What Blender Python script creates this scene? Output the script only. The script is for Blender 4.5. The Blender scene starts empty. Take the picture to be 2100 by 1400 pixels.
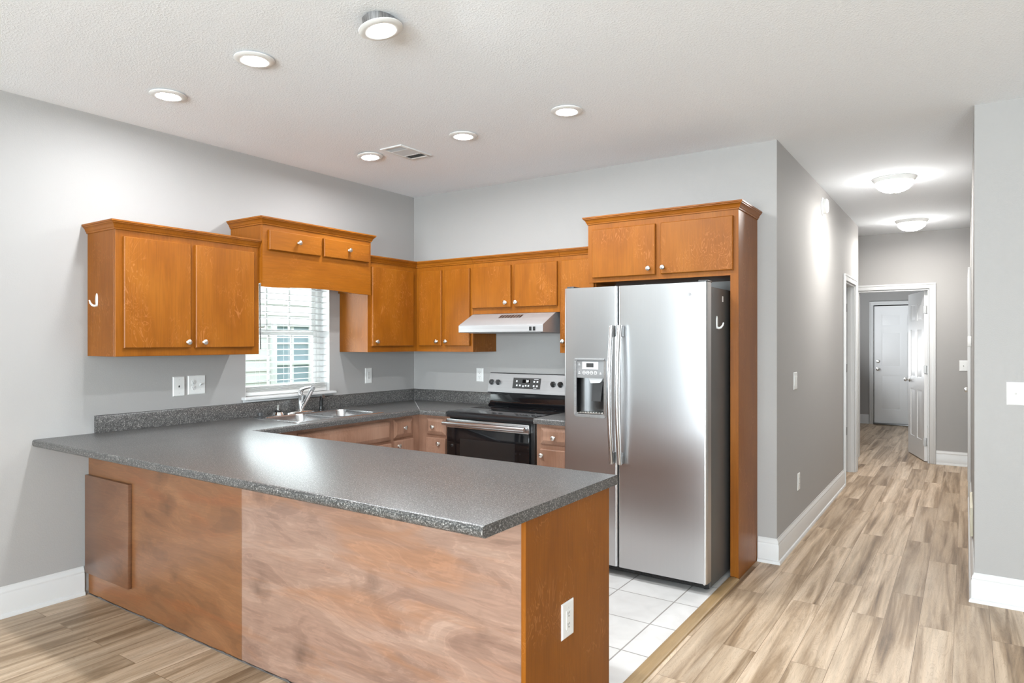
import bpy, bmesh, math, random
from mathutils import Vector, Matrix
C = bpy.context.scene.collection
S = bpy.context.scene
random.seed(4)
PI = math.pi

# ------------------------------------------------------------------ camera
cam_d = bpy.data.cameras.new('camera')
cam = bpy.data.objects.new('camera', cam_d)
C.objects.link(cam)
cam_d.sensor_width = 36.0
cam_d.lens = 36.0 * 1375.58 / 2100.0
cam_d.clip_start = 0.05
cam.location = (4.1803, -4.5794, 1.4449)
cam.rotation_euler = (PI / 2, 0, 0.5948)
S.camera = cam

# ------------------------------------------------------------------ world, colour, light
w = bpy.data.worlds.new('world')
S.world = w
w.use_nodes = True
bgn = w.node_tree.nodes['Background']
bgn.inputs[0].default_value = (0.90, 0.96, 1.0, 1)
bgn.inputs[1].default_value = 2.7
S.view_settings.view_transform = 'Standard'
S.view_settings.look = 'None'
S.view_settings.gamma = 1.0
S.view_settings.use_curve_mapping = False
S.view_settings.exposure = 0.54
S.cycles.max_bounces = 10
S.cycles.diffuse_bounces = 6
S.cycles.glossy_bounces = 5
S.cycles.transparent_max_bounces = 16
S.cycles.sample_clamp_indirect = 6.0
S.cycles.caustics_reflective = False
S.cycles.use_denoising = True


def area(name, loc, rot, sx, sy, power, col=(1, 1, 1)):
    l = bpy.data.lights.new(name, 'AREA')
    l.shape = 'RECTANGLE'
    l.size, l.size_y = sx, sy
    l.energy = power
    l.color = col
    o = bpy.data.objects.new(name, l)
    o.location = loc
    o.rotation_euler = rot
    C.objects.link(o)
    return o


# daylight lamp at the kitchen window; added lamps at two made-up front windows
# and in the windowless utility room; the made-up patio door gets sky alone
UP = math.radians(32)      # upward tilt given to the added lamps to brighten the ceiling
area('added_window_fill', (3.4, -8.93, 1.45), (PI / 2 + UP, 0, 0), 2.6, 1.5, 340, (0.85, 0.94, 1.0))
area('added_window_fill', (6.6, -8.93, 1.45), (PI / 2 + UP, 0, 0), 1.8, 1.5, 330, (0.85, 0.94, 1.0))
area('kitchen_window_daylight', (-0.17, -1.355, 1.52), (0, -PI / 2, 0), 0.9, 0.72, 16, (0.92, 0.97, 1.0))
area('utility_fill', (2.23, 6.95, 1.5), (0, -PI / 2 - UP, 0), 1.3, 1.8, 56, (0.92, 0.965, 1.0))

H = 2.759          # ceiling
X1 = 3.162         # hall left wall
X2 = 4.22          # hall right wall
Y2 = -0.05
YF = 4.78          # hall far wall
YE = 3.99          # end of hall left wall
DOWN_L = 410.0      # radiance of the downlight lenses
DOME_L = 34.0
DOME_W = 17.0

# ------------------------------------------------------------------ material helpers


def newmat(name):
    m = bpy.data.materials.new(name)
    m.use_nodes = True
    nt = m.node_tree
    return m, nt, nt.nodes['Principled BSDF']


def N(nt, t, **kw):
    n = nt.nodes.new(t)
    for k, v in kw.items():
        setattr(n, k, v)
    return n


def plain(name, col, rough=0.5, metal=0.0, spec=0.5, coat=0.0):
    m, nt, b = newmat(name)
    b.inputs['Base Color'].default_value = (*col, 1)
    b.inputs['Roughness'].default_value = rough
    b.inputs['Metallic'].default_value = metal
    b.inputs['Specular IOR Level'].default_value = spec
    b.inputs['Coat Weight'].default_value = coat
    b.inputs['Coat Roughness'].default_value = 0.1
    # a breath of surface variation so that nothing is perfectly flat
    tc = N(nt, 'ShaderNodeTexCoord')
    nz = N(nt, 'ShaderNodeTexNoise')
    nz.inputs['Scale'].default_value = 9.0
    nt.links.new(tc.outputs['Object'], nz.inputs['Vector'])
    mr = N(nt, 'ShaderNodeMapRange')
    mr.inputs[3].default_value = max(0, rough - 0.03)
    mr.inputs[4].default_value = min(1, rough + 0.03)
    nt.links.new(nz.outputs['Fac'], mr.inputs[0])
    nt.links.new(mr.outputs[0], b.inputs['Roughness'])
    return m


def bump(nt, b, height, strength, dist):
    bp = N(nt, 'ShaderNodeBump')
    bp.inputs['Strength'].default_value = strength
    bp.inputs['Distance'].default_value = dist
    nt.links.new(height, bp.inputs['Height'])
    nt.links.new(bp.outputs[0], b.inputs['Normal'])


def ramp(nt, fac, stops):
    r = N(nt, 'ShaderNodeValToRGB')
    e = r.color_ramp.elements
    while len(e) < len(stops):
        e.new(0.5)
    for i, (p, c) in enumerate(stops):
        e[i].position = p
        e[i].color = (*c, 1) if len(c) == 3 else c
    nt.links.new(fac, r.inputs[0])
    return r.outputs[0]


def noise(nt, vec, scale, detail=3, dist=0.0, rough=0.5):
    n = N(nt, 'ShaderNodeTexNoise')
    n.inputs['Scale'].default_value = scale
    n.inputs['Detail'].default_value = detail
    n.inputs['Distortion'].default_value = dist
    n.inputs['Roughness'].default_value = rough
    nt.links.new(vec, n.inputs['Vector'])
    return n.outputs['Fac']


def mapped(nt, scale=(1, 1, 1), loc=(0, 0, 0), vec=None):
    mp = N(nt, 'ShaderNodeMapping')
    mp.inputs['Scale'].default_value = scale
    mp.inputs['Location'].default_value = loc
    if vec is None:
        vec = N(nt, 'ShaderNodeTexCoord').outputs['Object']
    nt.links.new(vec, mp.inputs['Vector'])
    return mp.outputs[0]


def mix(nt, fac, a, b, blend='MIX'):
    m = N(nt, 'ShaderNodeMix', data_type='RGBA', blend_type=blend)
    for sock, v in ((0, fac), (6, a), (7, b)):
        if isinstance(v, (int, float)):
            m.inputs[sock].default_value = v
        elif isinstance(v, tuple):
            m.inputs[sock].default_value = (*v, 1)
        else:
            nt.links.new(v, m.inputs[sock])
    return m.outputs[2]


def math_(nt, op, a, b=None):
    m = N(nt, 'ShaderNodeMath', operation=op)
    for i, v in enumerate((a, b)):
        if v is None:
            continue
        if isinstance(v, (int, float)):
            m.inputs[i].default_value = v
        else:
            nt.links.new(v, m.inputs[i])
    return m.outputs[0]


def wall_mat(name, col, scale=170, st=0.25, dist=0.002, rough=0.75):
    m, nt, b = newmat(name)
    v = mapped(nt)
    big = noise(nt, v, 0.9, 2)
    c = ramp(nt, big, [(0.3, tuple(x * 0.985 for x in col)), (0.7, col)])
    nt.links.new(c, b.inputs['Base Color'])
    b.inputs['Roughness'].default_value = rough
    b.inputs['Specular IOR Level'].default_value = 0.25
    bump(nt, b, noise(nt, v, scale, 2), st, dist)
    return m


def ceil_mat():
    m, nt, b = newmat('textured_ceiling_paint')
    b.inputs['Base Color'].default_value = (0.84, 0.872, 0.905, 1)
    b.inputs['Roughness'].default_value = 0.9
    b.inputs['Specular IOR Level'].default_value = 0.1
    v = mapped(nt)
    n1 = noise(nt, v, 105, 3, 0.4, 0.6)
    r = ramp(nt, n1, [(0.46, (0, 0, 0)), (0.70, (1, 1, 1))])
    bump(nt, b, r, 0.34, 0.004)
    return m


def wood_mat(name, dark, mid, light, axis='z', rough=0.40, fig=0.30, coat=0.03):
    """Stained maple veneer: streaks along the grain and pale curly figure lines."""
    m, nt, b = newmat(name)
    oi = N(nt, 'ShaderNodeObjectInfo')
    tc = N(nt, 'ShaderNodeTexCoord')
    off = N(nt, 'ShaderNodeVectorMath', operation='SCALE')
    comb = N(nt, 'ShaderNodeCombineXYZ')
    for i in range(3):
        nt.links.new(oi.outputs['Random'], comb.inputs[i])
    nt.links.new(comb.outputs[0], off.inputs[0])
    off.inputs['Scale'].default_value = 17.0
    add = N(nt, 'ShaderNodeVectorMath', operation='ADD')
    nt.links.new(tc.outputs['Object'], add.inputs[0])
    nt.links.new(off.outputs[0], add.inputs[1])
    base = add.outputs[0]

    def sc(al, ac):
        return tuple(al if a == axis else ac for a in 'xyz')
    v1 = mapped(nt, sc(1.0, 2.6), vec=base)
    n1 = noise(nt, v1, 1.8, 4, 0.6)
    col = ramp(nt, n1, [(0.25, dark), (0.5, mid), (0.78, light)])
    # figure
    v2 = mapped(nt, sc(3.4, 9.5), vec=base)
    n2 = noise(nt, v2, 1.2, 3, 0.9)
    s = math_(nt, 'SINE', math_(nt, 'MULTIPLY', n2, 85.0))
    lines = ramp(nt, s, [(0.80, (0, 0, 0)), (0.98, (1, 1, 1))])
    n3 = noise(nt, mapped(nt, sc(2.0, 3.0), vec=base), 2.0, 2)
    mask = ramp(nt, n3, [(0.46, (0, 0, 0)), (0.62, (1, 1, 1))])
    f = math_(nt, 'MULTIPLY', math_(nt, 'MULTIPLY', lines, mask), fig)
    col = mix(nt, f, col, tuple(min(1, c * 1.7 + 0.06) for c in light))
    fine = noise(nt, mapped(nt, sc(6, 160), vec=base), 1.0, 3)
    fr = ramp(nt, fine, [(0.3, (0.86, 0.86, 0.86)), (0.6, (1, 1, 1))])
    col = mix(nt, 1.0, col, fr, 'MULTIPLY')
    nt.links.new(col, b.inputs['Base Color'])
    b.inputs['Roughness'].default_value = rough
    b.inputs['Specular IOR Level'].default_value = 0.24
    b.inputs['Coat Weight'].default_value = coat
    b.inputs['Coat Roughness'].default_value = 0.25
    bump(nt, b, fine, 0.05, 0.001)
    return m


def sheet_mat(name, dark, mid, light, warm, rough=0.33):
    """Large rotary-cut plywood sheet: broad horizontal figure, knots, warm streaks."""
    m, nt, b = newmat(name)
    v = mapped(nt, (1.1, 1.1, 4.2))
    n1 = noise(nt, v, 1.5, 6, 1.3, 0.55)
    col = ramp(nt, n1, [(0.26, dark), (0.5, mid), (0.72, light)])
    n2 = noise(nt, mapped(nt, (0.9, 1, 5.5), (3, 1, 2)), 1.7, 4, 1.0)
    f2 = ramp(nt, n2, [(0.52, (0, 0, 0)), (0.68, (0.75, 0.75, 0.75))])
    col = mix(nt, f2, col, warm)
    v3 = mapped(nt, (3.0, 1, 3.4))
    vo = N(nt, 'ShaderNodeTexVoronoi')
    vo.inputs['Scale'].default_value = 0.9
    nt.links.new(v3, vo.inputs['Vector'])
    wob = noise(nt, v3, 5.0, 4)
    d = math_(nt, 'ADD', vo.outputs['Distance'], math_(nt, 'MULTIPLY', wob, 0.35))
    kn = ramp(nt, d, [(0.2, (0.62, 0.62, 0.62)), (0.42, (0, 0, 0))])
    col = mix(nt, kn, col, tuple(c * 0.5 for c in dark))
    lines = ramp(nt, math_(nt, 'SINE', math_(nt, 'MULTIPLY', n1, 60.0)), [(0.5, (0.93, 0.93, 0.93)), (1.0, (1.05, 1.05, 1.05))])
    col = mix(nt, 1.0, col, lines, 'MULTIPLY')
    fine = noise(nt, mapped(nt, (9, 9, 120)), 1.0, 4)
    fr = ramp(nt, fine, [(0.3, (0.86, 0.86, 0.86)), (0.65, (1.03, 1.03, 1.03))])
    col = mix(nt, 1.0, col, fr, 'MULTIPLY')
    nt.links.new(col, b.inputs['Base Color'])
    b.inputs['Roughness'].default_value = rough
    b.inputs['Coat Weight'].default_value = 0.35
    b.inputs['Coat Roughness'].default_value = 0.3
    return m


def laminate():
    m, nt, b = newmat('speckled_laminate')
    v = mapped(nt)
    n1 = noise(nt, v, 210, 3, 0, 0.7)
    c1 = ramp(nt, n1, [(0.38, (0.010, 0.0095, 0.009)), (0.5, (0.064, 0.062, 0.060)), (0.58, (0.12, 0.116, 0.112)), (0.68, (0.46, 0.43, 0.40))])
    n2 = noise(nt, v, 95, 2)
    c2 = ramp(nt, n2, [(0.35, (0.7, 0.7, 0.7)), (0.65, (1.2, 1.2, 1.2))])
    col = mix(nt, 1.0, c1, c2, 'MULTIPLY')
    nt.links.new(col, b.inputs['Base Color'])
    b.inputs['Roughness'].default_value = 0.34
    b.inputs['Specular IOR Level'].default_value = 0.8
    bump(nt, b, n1, 0.08, 0.0006)
    return m


def steel(name, axis='z', rough=0.26, col=(0.66, 0.66, 0.665), amp=0.12, bm_=0.015):
    m, nt, b = newmat(name)
    b.inputs['Metallic'].default_value = 1.0
    sc = tuple(1.5 if a == axis else 220 for a in 'xyz')
    n1 = noise(nt, mapped(nt, sc), 1.0, 3)
    c = ramp(nt, n1, [(0.3, tuple(x * (1 - amp) for x in col)), (0.7, col)])
    nt.links.new(c, b.inputs['Base Color'])
    mr = N(nt, 'ShaderNodeMapRange')
    mr.inputs[3].default_value = rough - 0.02
    mr.inputs[4].default_value = rough + 0.02
    nt.links.new(n1, mr.inputs[0])
    nt.links.new(mr.outputs[0], b.inputs['Roughness'])
    bump(nt, b, n1, bm_, 0.0003)
    return m


def satin(name):
    m = steel(name, 'x', 0.40, (0.46, 0.46, 0.465))
    m.node_tree.nodes['Principled BSDF'].inputs['Metallic'].default_value = 0.6
    return m


def plank_mat():
    m, nt, b = newmat('vinyl_plank')
    tc = N(nt, 'ShaderNodeTexCoord')
    sep = N(nt, 'ShaderNodeSeparateXYZ')
    nt.links.new(tc.outputs['Object'], sep.inputs[0])
    cb = N(nt, 'ShaderNodeCombineXYZ')
    nt.links.new(sep.outputs['Y'], cb.inputs[0])
    nt.links.new(sep.outputs['X'], cb.inputs[1])
    br = N(nt, 'ShaderNodeTexBrick')
    br.offset = 0.37
    br.offset_frequency = 2
    br.inputs['Scale'].default_value = 1.0
    br.inputs['Brick Width'].default_value = 1.22
    br.inputs['Row Height'].default_value = 0.152
    br.inputs['Mortar Size'].default_value = 0.0011
    br.inputs['Mortar Smooth'].default_value = 0.0
    br.inputs['Color1'].default_value = (0, 0, 0, 1)
    br.inputs['Color2'].default_value = (1, 1, 1, 1)
    br.inputs['Mortar'].default_value = (0.5, 0.5, 0.5, 1)
    nt.links.new(cb.outputs[0], br.inputs['Vector'])
    rnd = br.outputs['Color']
    # per-plank grain: shift by random
    sh = N(nt, 'ShaderNodeVectorMath', operation='MULTIPLY_ADD')
    nt.links.new(rnd, sh.inputs[0])
    sh.inputs[1].default_value = (31, 17, 5)
    nt.links.new(cb.outputs[0], sh.inputs[2])
    g1 = noise(nt, mapped(nt, (0.42, 7.5, 1), vec=sh.outputs[0]), 1.5, 6, 0.7, 0.6)
    col = ramp(nt, g1, [(0.28, (0.14, 0.085, 0.045)), (0.41, (0.34, 0.235, 0.145)), (0.53, (0.56, 0.425, 0.30)), (0.70, (0.72, 0.58, 0.44))])
    g2 = noise(nt, mapped(nt, (3, 60, 1), vec=sh.outputs[0]), 1.0, 4, 0.3)
    col = mix(nt, 1.0, col, ramp(nt, g2, [(0.3, (0.82, 0.82, 0.82)), (0.65, (1.04, 1.04, 1.04))]), 'MULTIPLY')
    tint = ramp(nt, rnd, [(0.0, (0.70, 0.67, 0.63)), (0.5, (0.92, 0.91, 0.89)), (1.0, (1.08, 1.08, 1.08))])
    col = mix(nt, 1.0, col, tint, 'MULTIPLY')
    n3 = noise(nt, mapped(nt, (2.2, 16, 1), vec=sh.outputs[0]), 1.0, 2, 2.2)
    s = math_(nt, 'SINE', math_(nt, 'MULTIPLY', n3, 80.0))
    ln = ramp(nt, s, [(0.6, (1, 1, 1)), (1.0, (0.86, 0.84, 0.82))])
    col = mix(nt, 1.0, col, ln, 'MULTIPLY')
    seam = ramp(nt, br.outputs['Fac'], [(0.0, (1, 1, 1)), (1.0, (0.5, 0.45, 0.4))])
    col = mix(nt, 1.0, col, seam, 'MULTIPLY')
    nt.links.new(col, b.inputs['Base Color'])
    b.inputs['Roughness'].default_value = 0.42
    b.inputs['Specular IOR Level'].default_value = 0.4
    bump(nt, b, g2, 0.06, 0.001)
    return m


def tile_mat():
    m, nt, b = newmat('floor_tile')
    tc = N(nt, 'ShaderNodeTexCoord')
    mp = mapped(nt, (1, 1, 1), (0.0, 0.0, 0), vec=tc.outputs['Object'])
    br = N(nt, 'ShaderNodeTexBrick')
    br.offset = 0.0
    br.inputs['Scale'].default_value = 1.0
    br.inputs['Brick Width'].default_value = 0.338
    br.inputs['Row Height'].default_value = 0.345
    br.inputs['Mortar Size'].default_value = 0.004
    br.inputs['Mortar Smooth'].default_value = 0.2
    br.inputs['Color1'].default_value = (0.66, 0.65, 0.635, 1)
    br.inputs['Color2'].default_value = (0.72, 0.71, 0.695, 1)
    br.inputs['Mortar'].default_value = (0.30, 0.28, 0.26, 1)
    nt.links.new(mp, br.inputs['Vector'])
    cl = noise(nt, mp, 6, 5, 0.8)
    col = mix(nt, 1.0, br.outputs['Color'], ramp(nt, cl, [(0.3, (0.9, 0.895, 0.89)), (0.65, (1.03, 1.03, 1.03))]), 'MULTIPLY')
    nt.links.new(col, b.inputs['Base Color'])
    b.inputs['Roughness'].default_value = 0.35
    inv = math_(nt, 'SUBTRACT', 1.0, br.outputs['Fac'])
    bump(nt, b, inv, 0.4, 0.002)
    return m


def emis(name, col, strength):
    m, nt, b = newmat(name)
    b.inputs['Base Color'].default_value = (0.85, 0.85, 0.85, 1)
    b.inputs['Emission Color'].default_value = (*col, 1)
    b.inputs['Emission Strength'].default_value = strength
    return m


def glass_mat(name, tint=(0.95, 0.98, 0.98)):
    m = bpy.data.materials.new(name)
    m.use_nodes = True
    nt = m.node_tree
    nt.nodes.clear()
    out = N(nt, 'ShaderNodeOutputMaterial')
    mx = N(nt, 'ShaderNodeMixShader')
    tr = N(nt, 'ShaderNodeBsdfTransparent')
    tr.inputs[0].default_value = (*tint, 1)
    gl = N(nt, 'ShaderNodeBsdfGlossy')
    gl.inputs['Roughness'].default_value = 0.02
    lw = N(nt, 'ShaderNodeLayerWeight')
    lw.inputs['Blend'].default_value = 0.12
    nt.links.new(lw.outputs['Fresnel'], mx.inputs[0])
    nt.links.new(tr.outputs[0], mx.inputs[1])
    nt.links.new(gl.outputs[0], mx.inputs[2])
    nt.links.new(mx.outputs[0], out.inputs[0])
    return m


def siding_mat():
    m, nt, b = newmat('pale_siding')
    v = mapped(nt)
    n1 = noise(nt, v, 3, 2)
    nt.links.new(ramp(nt, n1, [(0.3, (0.66, 0.655, 0.63)), (0.7, (0.72, 0.715, 0.69))]), b.inputs['Base Color'])
    b.inputs['Roughness'].default_value = 0.7
    return m


def translucent_slat():
    m, nt, b = newmat('white_blind_slat')
    b.inputs['Base Color'].default_value = (0.46, 0.47, 0.47, 1)
    b.inputs['Roughness'].default_value = 0.45
    b.inputs['Subsurface Weight'].default_value = 0.0
    return m


M = dict(
    wall=wall_mat('grey_wall_paint', (0.362, 0.351, 0.340)),
    ceil=ceil_mat(),
    trim=plain('white_trim_paint', (0.63, 0.63, 0.625), 0.35),
    doorp=plain('white_door_paint', (0.80, 0.80, 0.80), 0.4),
    wood=wood_mat('amber_maple', (0.185, 0.053, 0.003), (0.235, 0.072, 0.0045), (0.280, 0.093, 0.008)),
    woodf=wood_mat('amber_maple_frame', (0.185, 0.053, 0.003), (0.235, 0.072, 0.0045), (0.280, 0.093, 0.008), fig=0.04),
    woodx=wood_mat('amber_maple_across', (0.185, 0.053, 0.003), (0.235, 0.072, 0.0045), (0.280, 0.093, 0.008), axis='x', fig=0.1),
    woody=wood_mat('amber_maple_along', (0.185, 0.053, 0.003), (0.235, 0.072, 0.0045), (0.280, 0.093, 0.008), axis='y', fig=0.12),
    base=wood_mat('brown_maple', (0.24, 0.125, 0.080), (0.33, 0.185, 0.125), (0.40, 0.24, 0.17), fig=0.12),
    sheetA=sheet_mat('brown_plywood_sheet', (0.135, 0.055, 0.021), (0.215, 0.090, 0.035), (0.270, 0.122, 0.052), (0.235, 0.08, 0.026)),
    sheetB=sheet_mat('glare_paled_plywood_sheet', (0.175, 0.095, 0.068), (0.305, 0.185, 0.135), (0.37, 0.245, 0.185), (0.315, 0.15, 0.08)),  # paler than its neighbour: window glare is painted into this colour
    slab=sheet_mat('brown_slab_wood', (0.115, 0.048, 0.024), (0.165, 0.075, 0.038), (0.20, 0.095, 0.05), (0.16, 0.062, 0.027)),
    lam=laminate(),
    steel=steel('brushed_steel', 'x', 0.24),
    steelv=steel('brushed_steel_upright', 'z', 0.29, (0.585, 0.585, 0.59), amp=0.02, bm_=0.002),
    satin=satin('satin_steel'),
    recess=steel('dark_recess_liner', 'z', 0.35, (0.10, 0.10, 0.10)),
    steeld=steel('dark_steel', 'z', 0.3, (0.30, 0.30, 0.30)),
    chrome=plain('chrome', (0.80, 0.80, 0.80), 0.12, 1.0),
    nickel=plain('satin_nickel', (0.70, 0.69, 0.66), 0.28, 1.0),
    hinge=plain('hinge_metal', (0.35, 0.34, 0.33), 0.4, 0.6),
    emblem=plain('emblem_grey', (0.42, 0.42, 0.43), 0.45, 0.3),
    black=plain('black_plastic', (0.012, 0.012, 0.012), 0.3),
    blackg=plain('black_glass', (0.006, 0.006, 0.007), 0.06, 0, 0.6),
    cooktop=plain('black_ceramic', (0.012, 0.012, 0.013), 0.1, 0, 0.6),
    ovenwin=plain('oven_window_glass', (0.022, 0.021, 0.021), 0.08),
    fridgeside=plain('fridge_side_grey', (0.085, 0.080, 0.075), 0.45),
    grey=plain('grey_plastic', (0.22, 0.22, 0.22), 0.4),
    lgrey=plain('light_grey_plastic', (0.55, 0.55, 0.55), 0.35),
    dgrey=plain('dark_grey_plastic', (0.045, 0.045, 0.045), 0.35),
    white=plain('white_plastic', (0.72, 0.72, 0.705), 0.35),
    slot=plain('slot_dark', (0.02, 0.02, 0.02), 0.6),
    plank=plank_mat(),
    tile=tile_mat(),
    strip=wood_mat('oak_strip', (0.26, 0.165, 0.075), (0.34, 0.225, 0.11), (0.40, 0.275, 0.145), axis='y', fig=0.05),
    lens=emis('downlight_lens', (0.93, 0.97, 1.0), DOWN_L),
    dome=emis('frosted_lamp_glass', (1.0, 0.98, 0.95), DOME_L),
    glass=glass_mat('window_glass'),
    nglass=plain('blue_grey_window_glass', (0.30, 0.38, 0.42), 0.25),
    siding=siding_mat(),
    slat=translucent_slat(),
    grass=wall_mat('lawn', (0.16, 0.22, 0.09), 40, 0.5, 0.03),
    gap_debris=plain('gap_debris_grey', (0.10, 0.09, 0.085), 0.7),
    cream=plain('cream_paint', (0.72, 0.68, 0.54), 0.45),
    digit=emis('display_digit', (0.9, 1.0, 1.0), 1.6),
    foil=steel('crinkled_can_metal', 'z', 0.3, (0.55, 0.55, 0.56), 0.5),
    legend=plain('pale_legend', (0.70, 0.70, 0.70), 0.5),
)

# ------------------------------------------------------------------ object helpers
WL = {}     # world location of the thing that a mesh belongs to


def bm_new():
    return bmesh.new()


def finish(bm, smooth_angle=35):
    bmesh.ops.recalc_face_normals(bm, faces=bm.faces)
    a = math.radians(smooth_angle)
    for f in bm.faces:
        f.smooth = True
    for e in bm.edges:
        e.smooth = (len(e.link_faces) == 2 and e.calc_face_angle(0) < a)


def obj(name, bm, mat, parent=None, smooth=35):
    """Link a bmesh built in world coordinates as ONE mesh object."""
    finish(bm, smooth)
    if parent is None:
        xs = [v.co for v in bm.verts]
        lo = Vector((min(v.x for v in xs), min(v.y for v in xs), min(v.z for v in xs)))
        hi = Vector((max(v.x for v in xs), max(v.y for v in xs), max(v.z for v in xs)))
        loc = Vector(((lo.x + hi.x) / 2, (lo.y + hi.y) / 2, lo.z))
    else:
        loc = WL[parent.name]
    bmesh.ops.translate(bm, verts=bm.verts, vec=-loc)
    me = bpy.data.meshes.new(name)
    bm.to_mesh(me)
    bm.free()
    mats = mat if isinstance(mat, (list, tuple)) else [mat]
    for m in mats:
        me.materials.append(m)
    o = bpy.data.objects.new(name, me)
    C.objects.link(o)
    if parent is None:
        o.location = loc
    else:
        o.parent = parent
    WL[o.name] = loc
    return o


def tag(o, label, cat, group=None):
    o['label'] = label
    o['category'] = cat
    if group:
        o['group'] = group
    return o


def thing(name, loc, label, cat, group=None):
    o = bpy.data.objects.new(name, None)
    o.empty_display_size = 0.05
    o.location = loc
    C.objects.link(o)
    WL[o.name] = Vector(loc)
    return tag(o, label, cat, group)


def structure(name, bm, mat, label=None, cat=None, smooth=35):
    o = obj(name, bm, mat, None, smooth)
    o['kind'] = 'structure'
    if label:
        tag(o, label, cat)
    return o


def struct_empty(name, loc, label, cat):
    o = thing(name, loc, label, cat)
    o['kind'] = 'structure'
    return o


def box(bm, x0, x1, y0, y1, z0, z1, bev=0.0, seg=2, mi=0):
    vs = [bm.verts.new((x, y, z)) for x in (x0, x1) for y in (y0, y1) for z in (z0, z1)]
    fs = []
    for q in ((0, 1, 3, 2), (4, 6, 7, 5), (0, 4, 5, 1), (2, 3, 7, 6), (0, 2, 6, 4), (1, 5, 7, 3)):
        f = bm.faces.new([vs[i] for i in q])
        f.material_index = mi
        fs.append(f)
    if bev > 0:
        es = list({e for f in fs for e in f.edges})
        r = bmesh.ops.bevel(bm, geom=es, offset=bev, segments=seg, profile=0.5, affect='EDGES', clamp_overlap=True)
        for f in r['faces']:
            f.material_index = mi
    return vs


def B(*a, **k):
    bm = bm_new()
    box(bm, *a, **k)
    return bm


def prism(bm, pts, axis, a0, a1, mi=0):
    """Extrude a 2-D polygon along an axis. pts are the other two coords in xyz order."""
    def P(p, a):
        if axis == 'x':
            return (a, p[0], p[1])
        if axis == 'y':
            return (p[0], a, p[1])
        return (p[0], p[1], a)
    v0 = [bm.verts.new(P(p, a0)) for p in pts]
    v1 = [bm.verts.new(P(p, a1)) for p in pts]
    n = len(pts)
    fs = [bm.faces.new(v0[::-1]), bm.faces.new(v1)]
    for i in range(n):
        fs.append(bm.faces.new((v0[i], v0[(i + 1) % n], v1[(i + 1) % n], v1[i])))
    for f in fs:
        f.material_index = mi
    return fs


def lathe(bm, prof, c, axis=(0, 0, 1), seg=24, mi=0):
    """Revolve (r, h) profile about an axis through c."""
    ax = Vector(axis).normalized()
    q = Vector((0, 0, 1)).rotation_difference(ax)
    rings = []
    for r, h in prof:
        if r < 1e-6:
            rings.append([bm.verts.new(Vector(c) + q @ Vector((0, 0, h)))])
        else:
            rings.append([bm.verts.new(Vector(c) + q @ Vector((r * math.cos(2 * PI * i / seg), r * math.sin(2 * PI * i / seg), h))) for i in range(seg)])
    for a, b in zip(rings, rings[1:]):
        for i in range(seg):
            j = (i + 1) % seg
            if len(a) == 1 and len(b) == 1:
                continue
            if len(a) == 1:
                f = bm.faces.new((a[0], b[i], b[j]))
            elif len(b) == 1:
                f = bm.faces.new((a[i], a[j], b[0]))
            else:
                f = bm.faces.new((a[i], a[j], b[j], b[i]))
            f.material_index = mi
    for ring, end in ((rings[0], 0), (rings[-1], 1)):
        if len(ring) > 1:
            f = bm.faces.new(ring)
            f.material_index = mi


def tube(bm, pts, rad, seg=12, mi=0, flat=1.0):
    """Tube along points; rad a number or list."""
    pts = [Vector(p) for p in pts]
    n = len(pts)
    rads = rad if isinstance(rad, (list, tuple)) else [rad] * n
    t0 = (pts[1] - pts[0]).normalized()
    up = Vector((0, 0, 1)) if abs(t0.z) < 0.9 else Vector((0, 1, 0))
    side = t0.cross(up).normalized()
    rings = []
    for i, p in enumerate(pts):
        t = (pts[min(i + 1, n - 1)] - pts[max(i - 1, 0)]).normalized()
        side = (side - t * side.dot(t)).normalized()
        nn = t.cross(side)
        rings.append([bm.verts.new(p + (side * math.cos(2 * PI * k / seg) * flat + nn * math.sin(2 * PI * k / seg)) * rads[i]) for k in range(seg)])
    for a, b in zip(rings, rings[1:]):
        for k in range(seg):
            f = bm.faces.new((a[k], a[(k + 1) % seg], b[(k + 1) % seg], b[k]))
            f.material_index = mi
    for r in (rings[0], rings[-1]):
        f = bm.faces.new(r)
        f.material_index = mi


def sweep(bm, path, prof, pre=None, post=None):
    """Sweep an (outward, z) profile along a 2-D path; outward is to the right of travel."""
    P = [Vector(p) for p in path]
    full = ([Vector(pre)] if pre else []) + P + ([Vector(post)] if post else [])
    o = 1 if pre else 0
    rings = []
    for i, p in enumerate(P):
        k = i + o
        d1 = (full[k] - full[k - 1]).normalized() if k > 0 else None
        d2 = (full[k + 1] - full[k]).normalized() if k + 1 < len(full) else None
        n1 = Vector((d1.y, -d1.x)) if d1 else None
        n2 = Vector((d2.y, -d2.x)) if d2 else None
        if n1 and n2:
            m = (n1 + n2).normalized()
            m = m / max(0.2, m.dot(n1))
        else:
            m = n1 or n2
        rings.append([bm.verts.new((p.x + m.x * a, p.y + m.y * a, z)) for a, z in prof])
    n = len(prof)
    for a, b in zip(rings, rings[1:]):
        for k in range(n):
            bm.faces.new((a[k], a[(k + 1) % n], b[(k + 1) % n], b[k]))
    bm.faces.new(rings[0][::-1])
    bm.faces.new(rings[-1])


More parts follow.
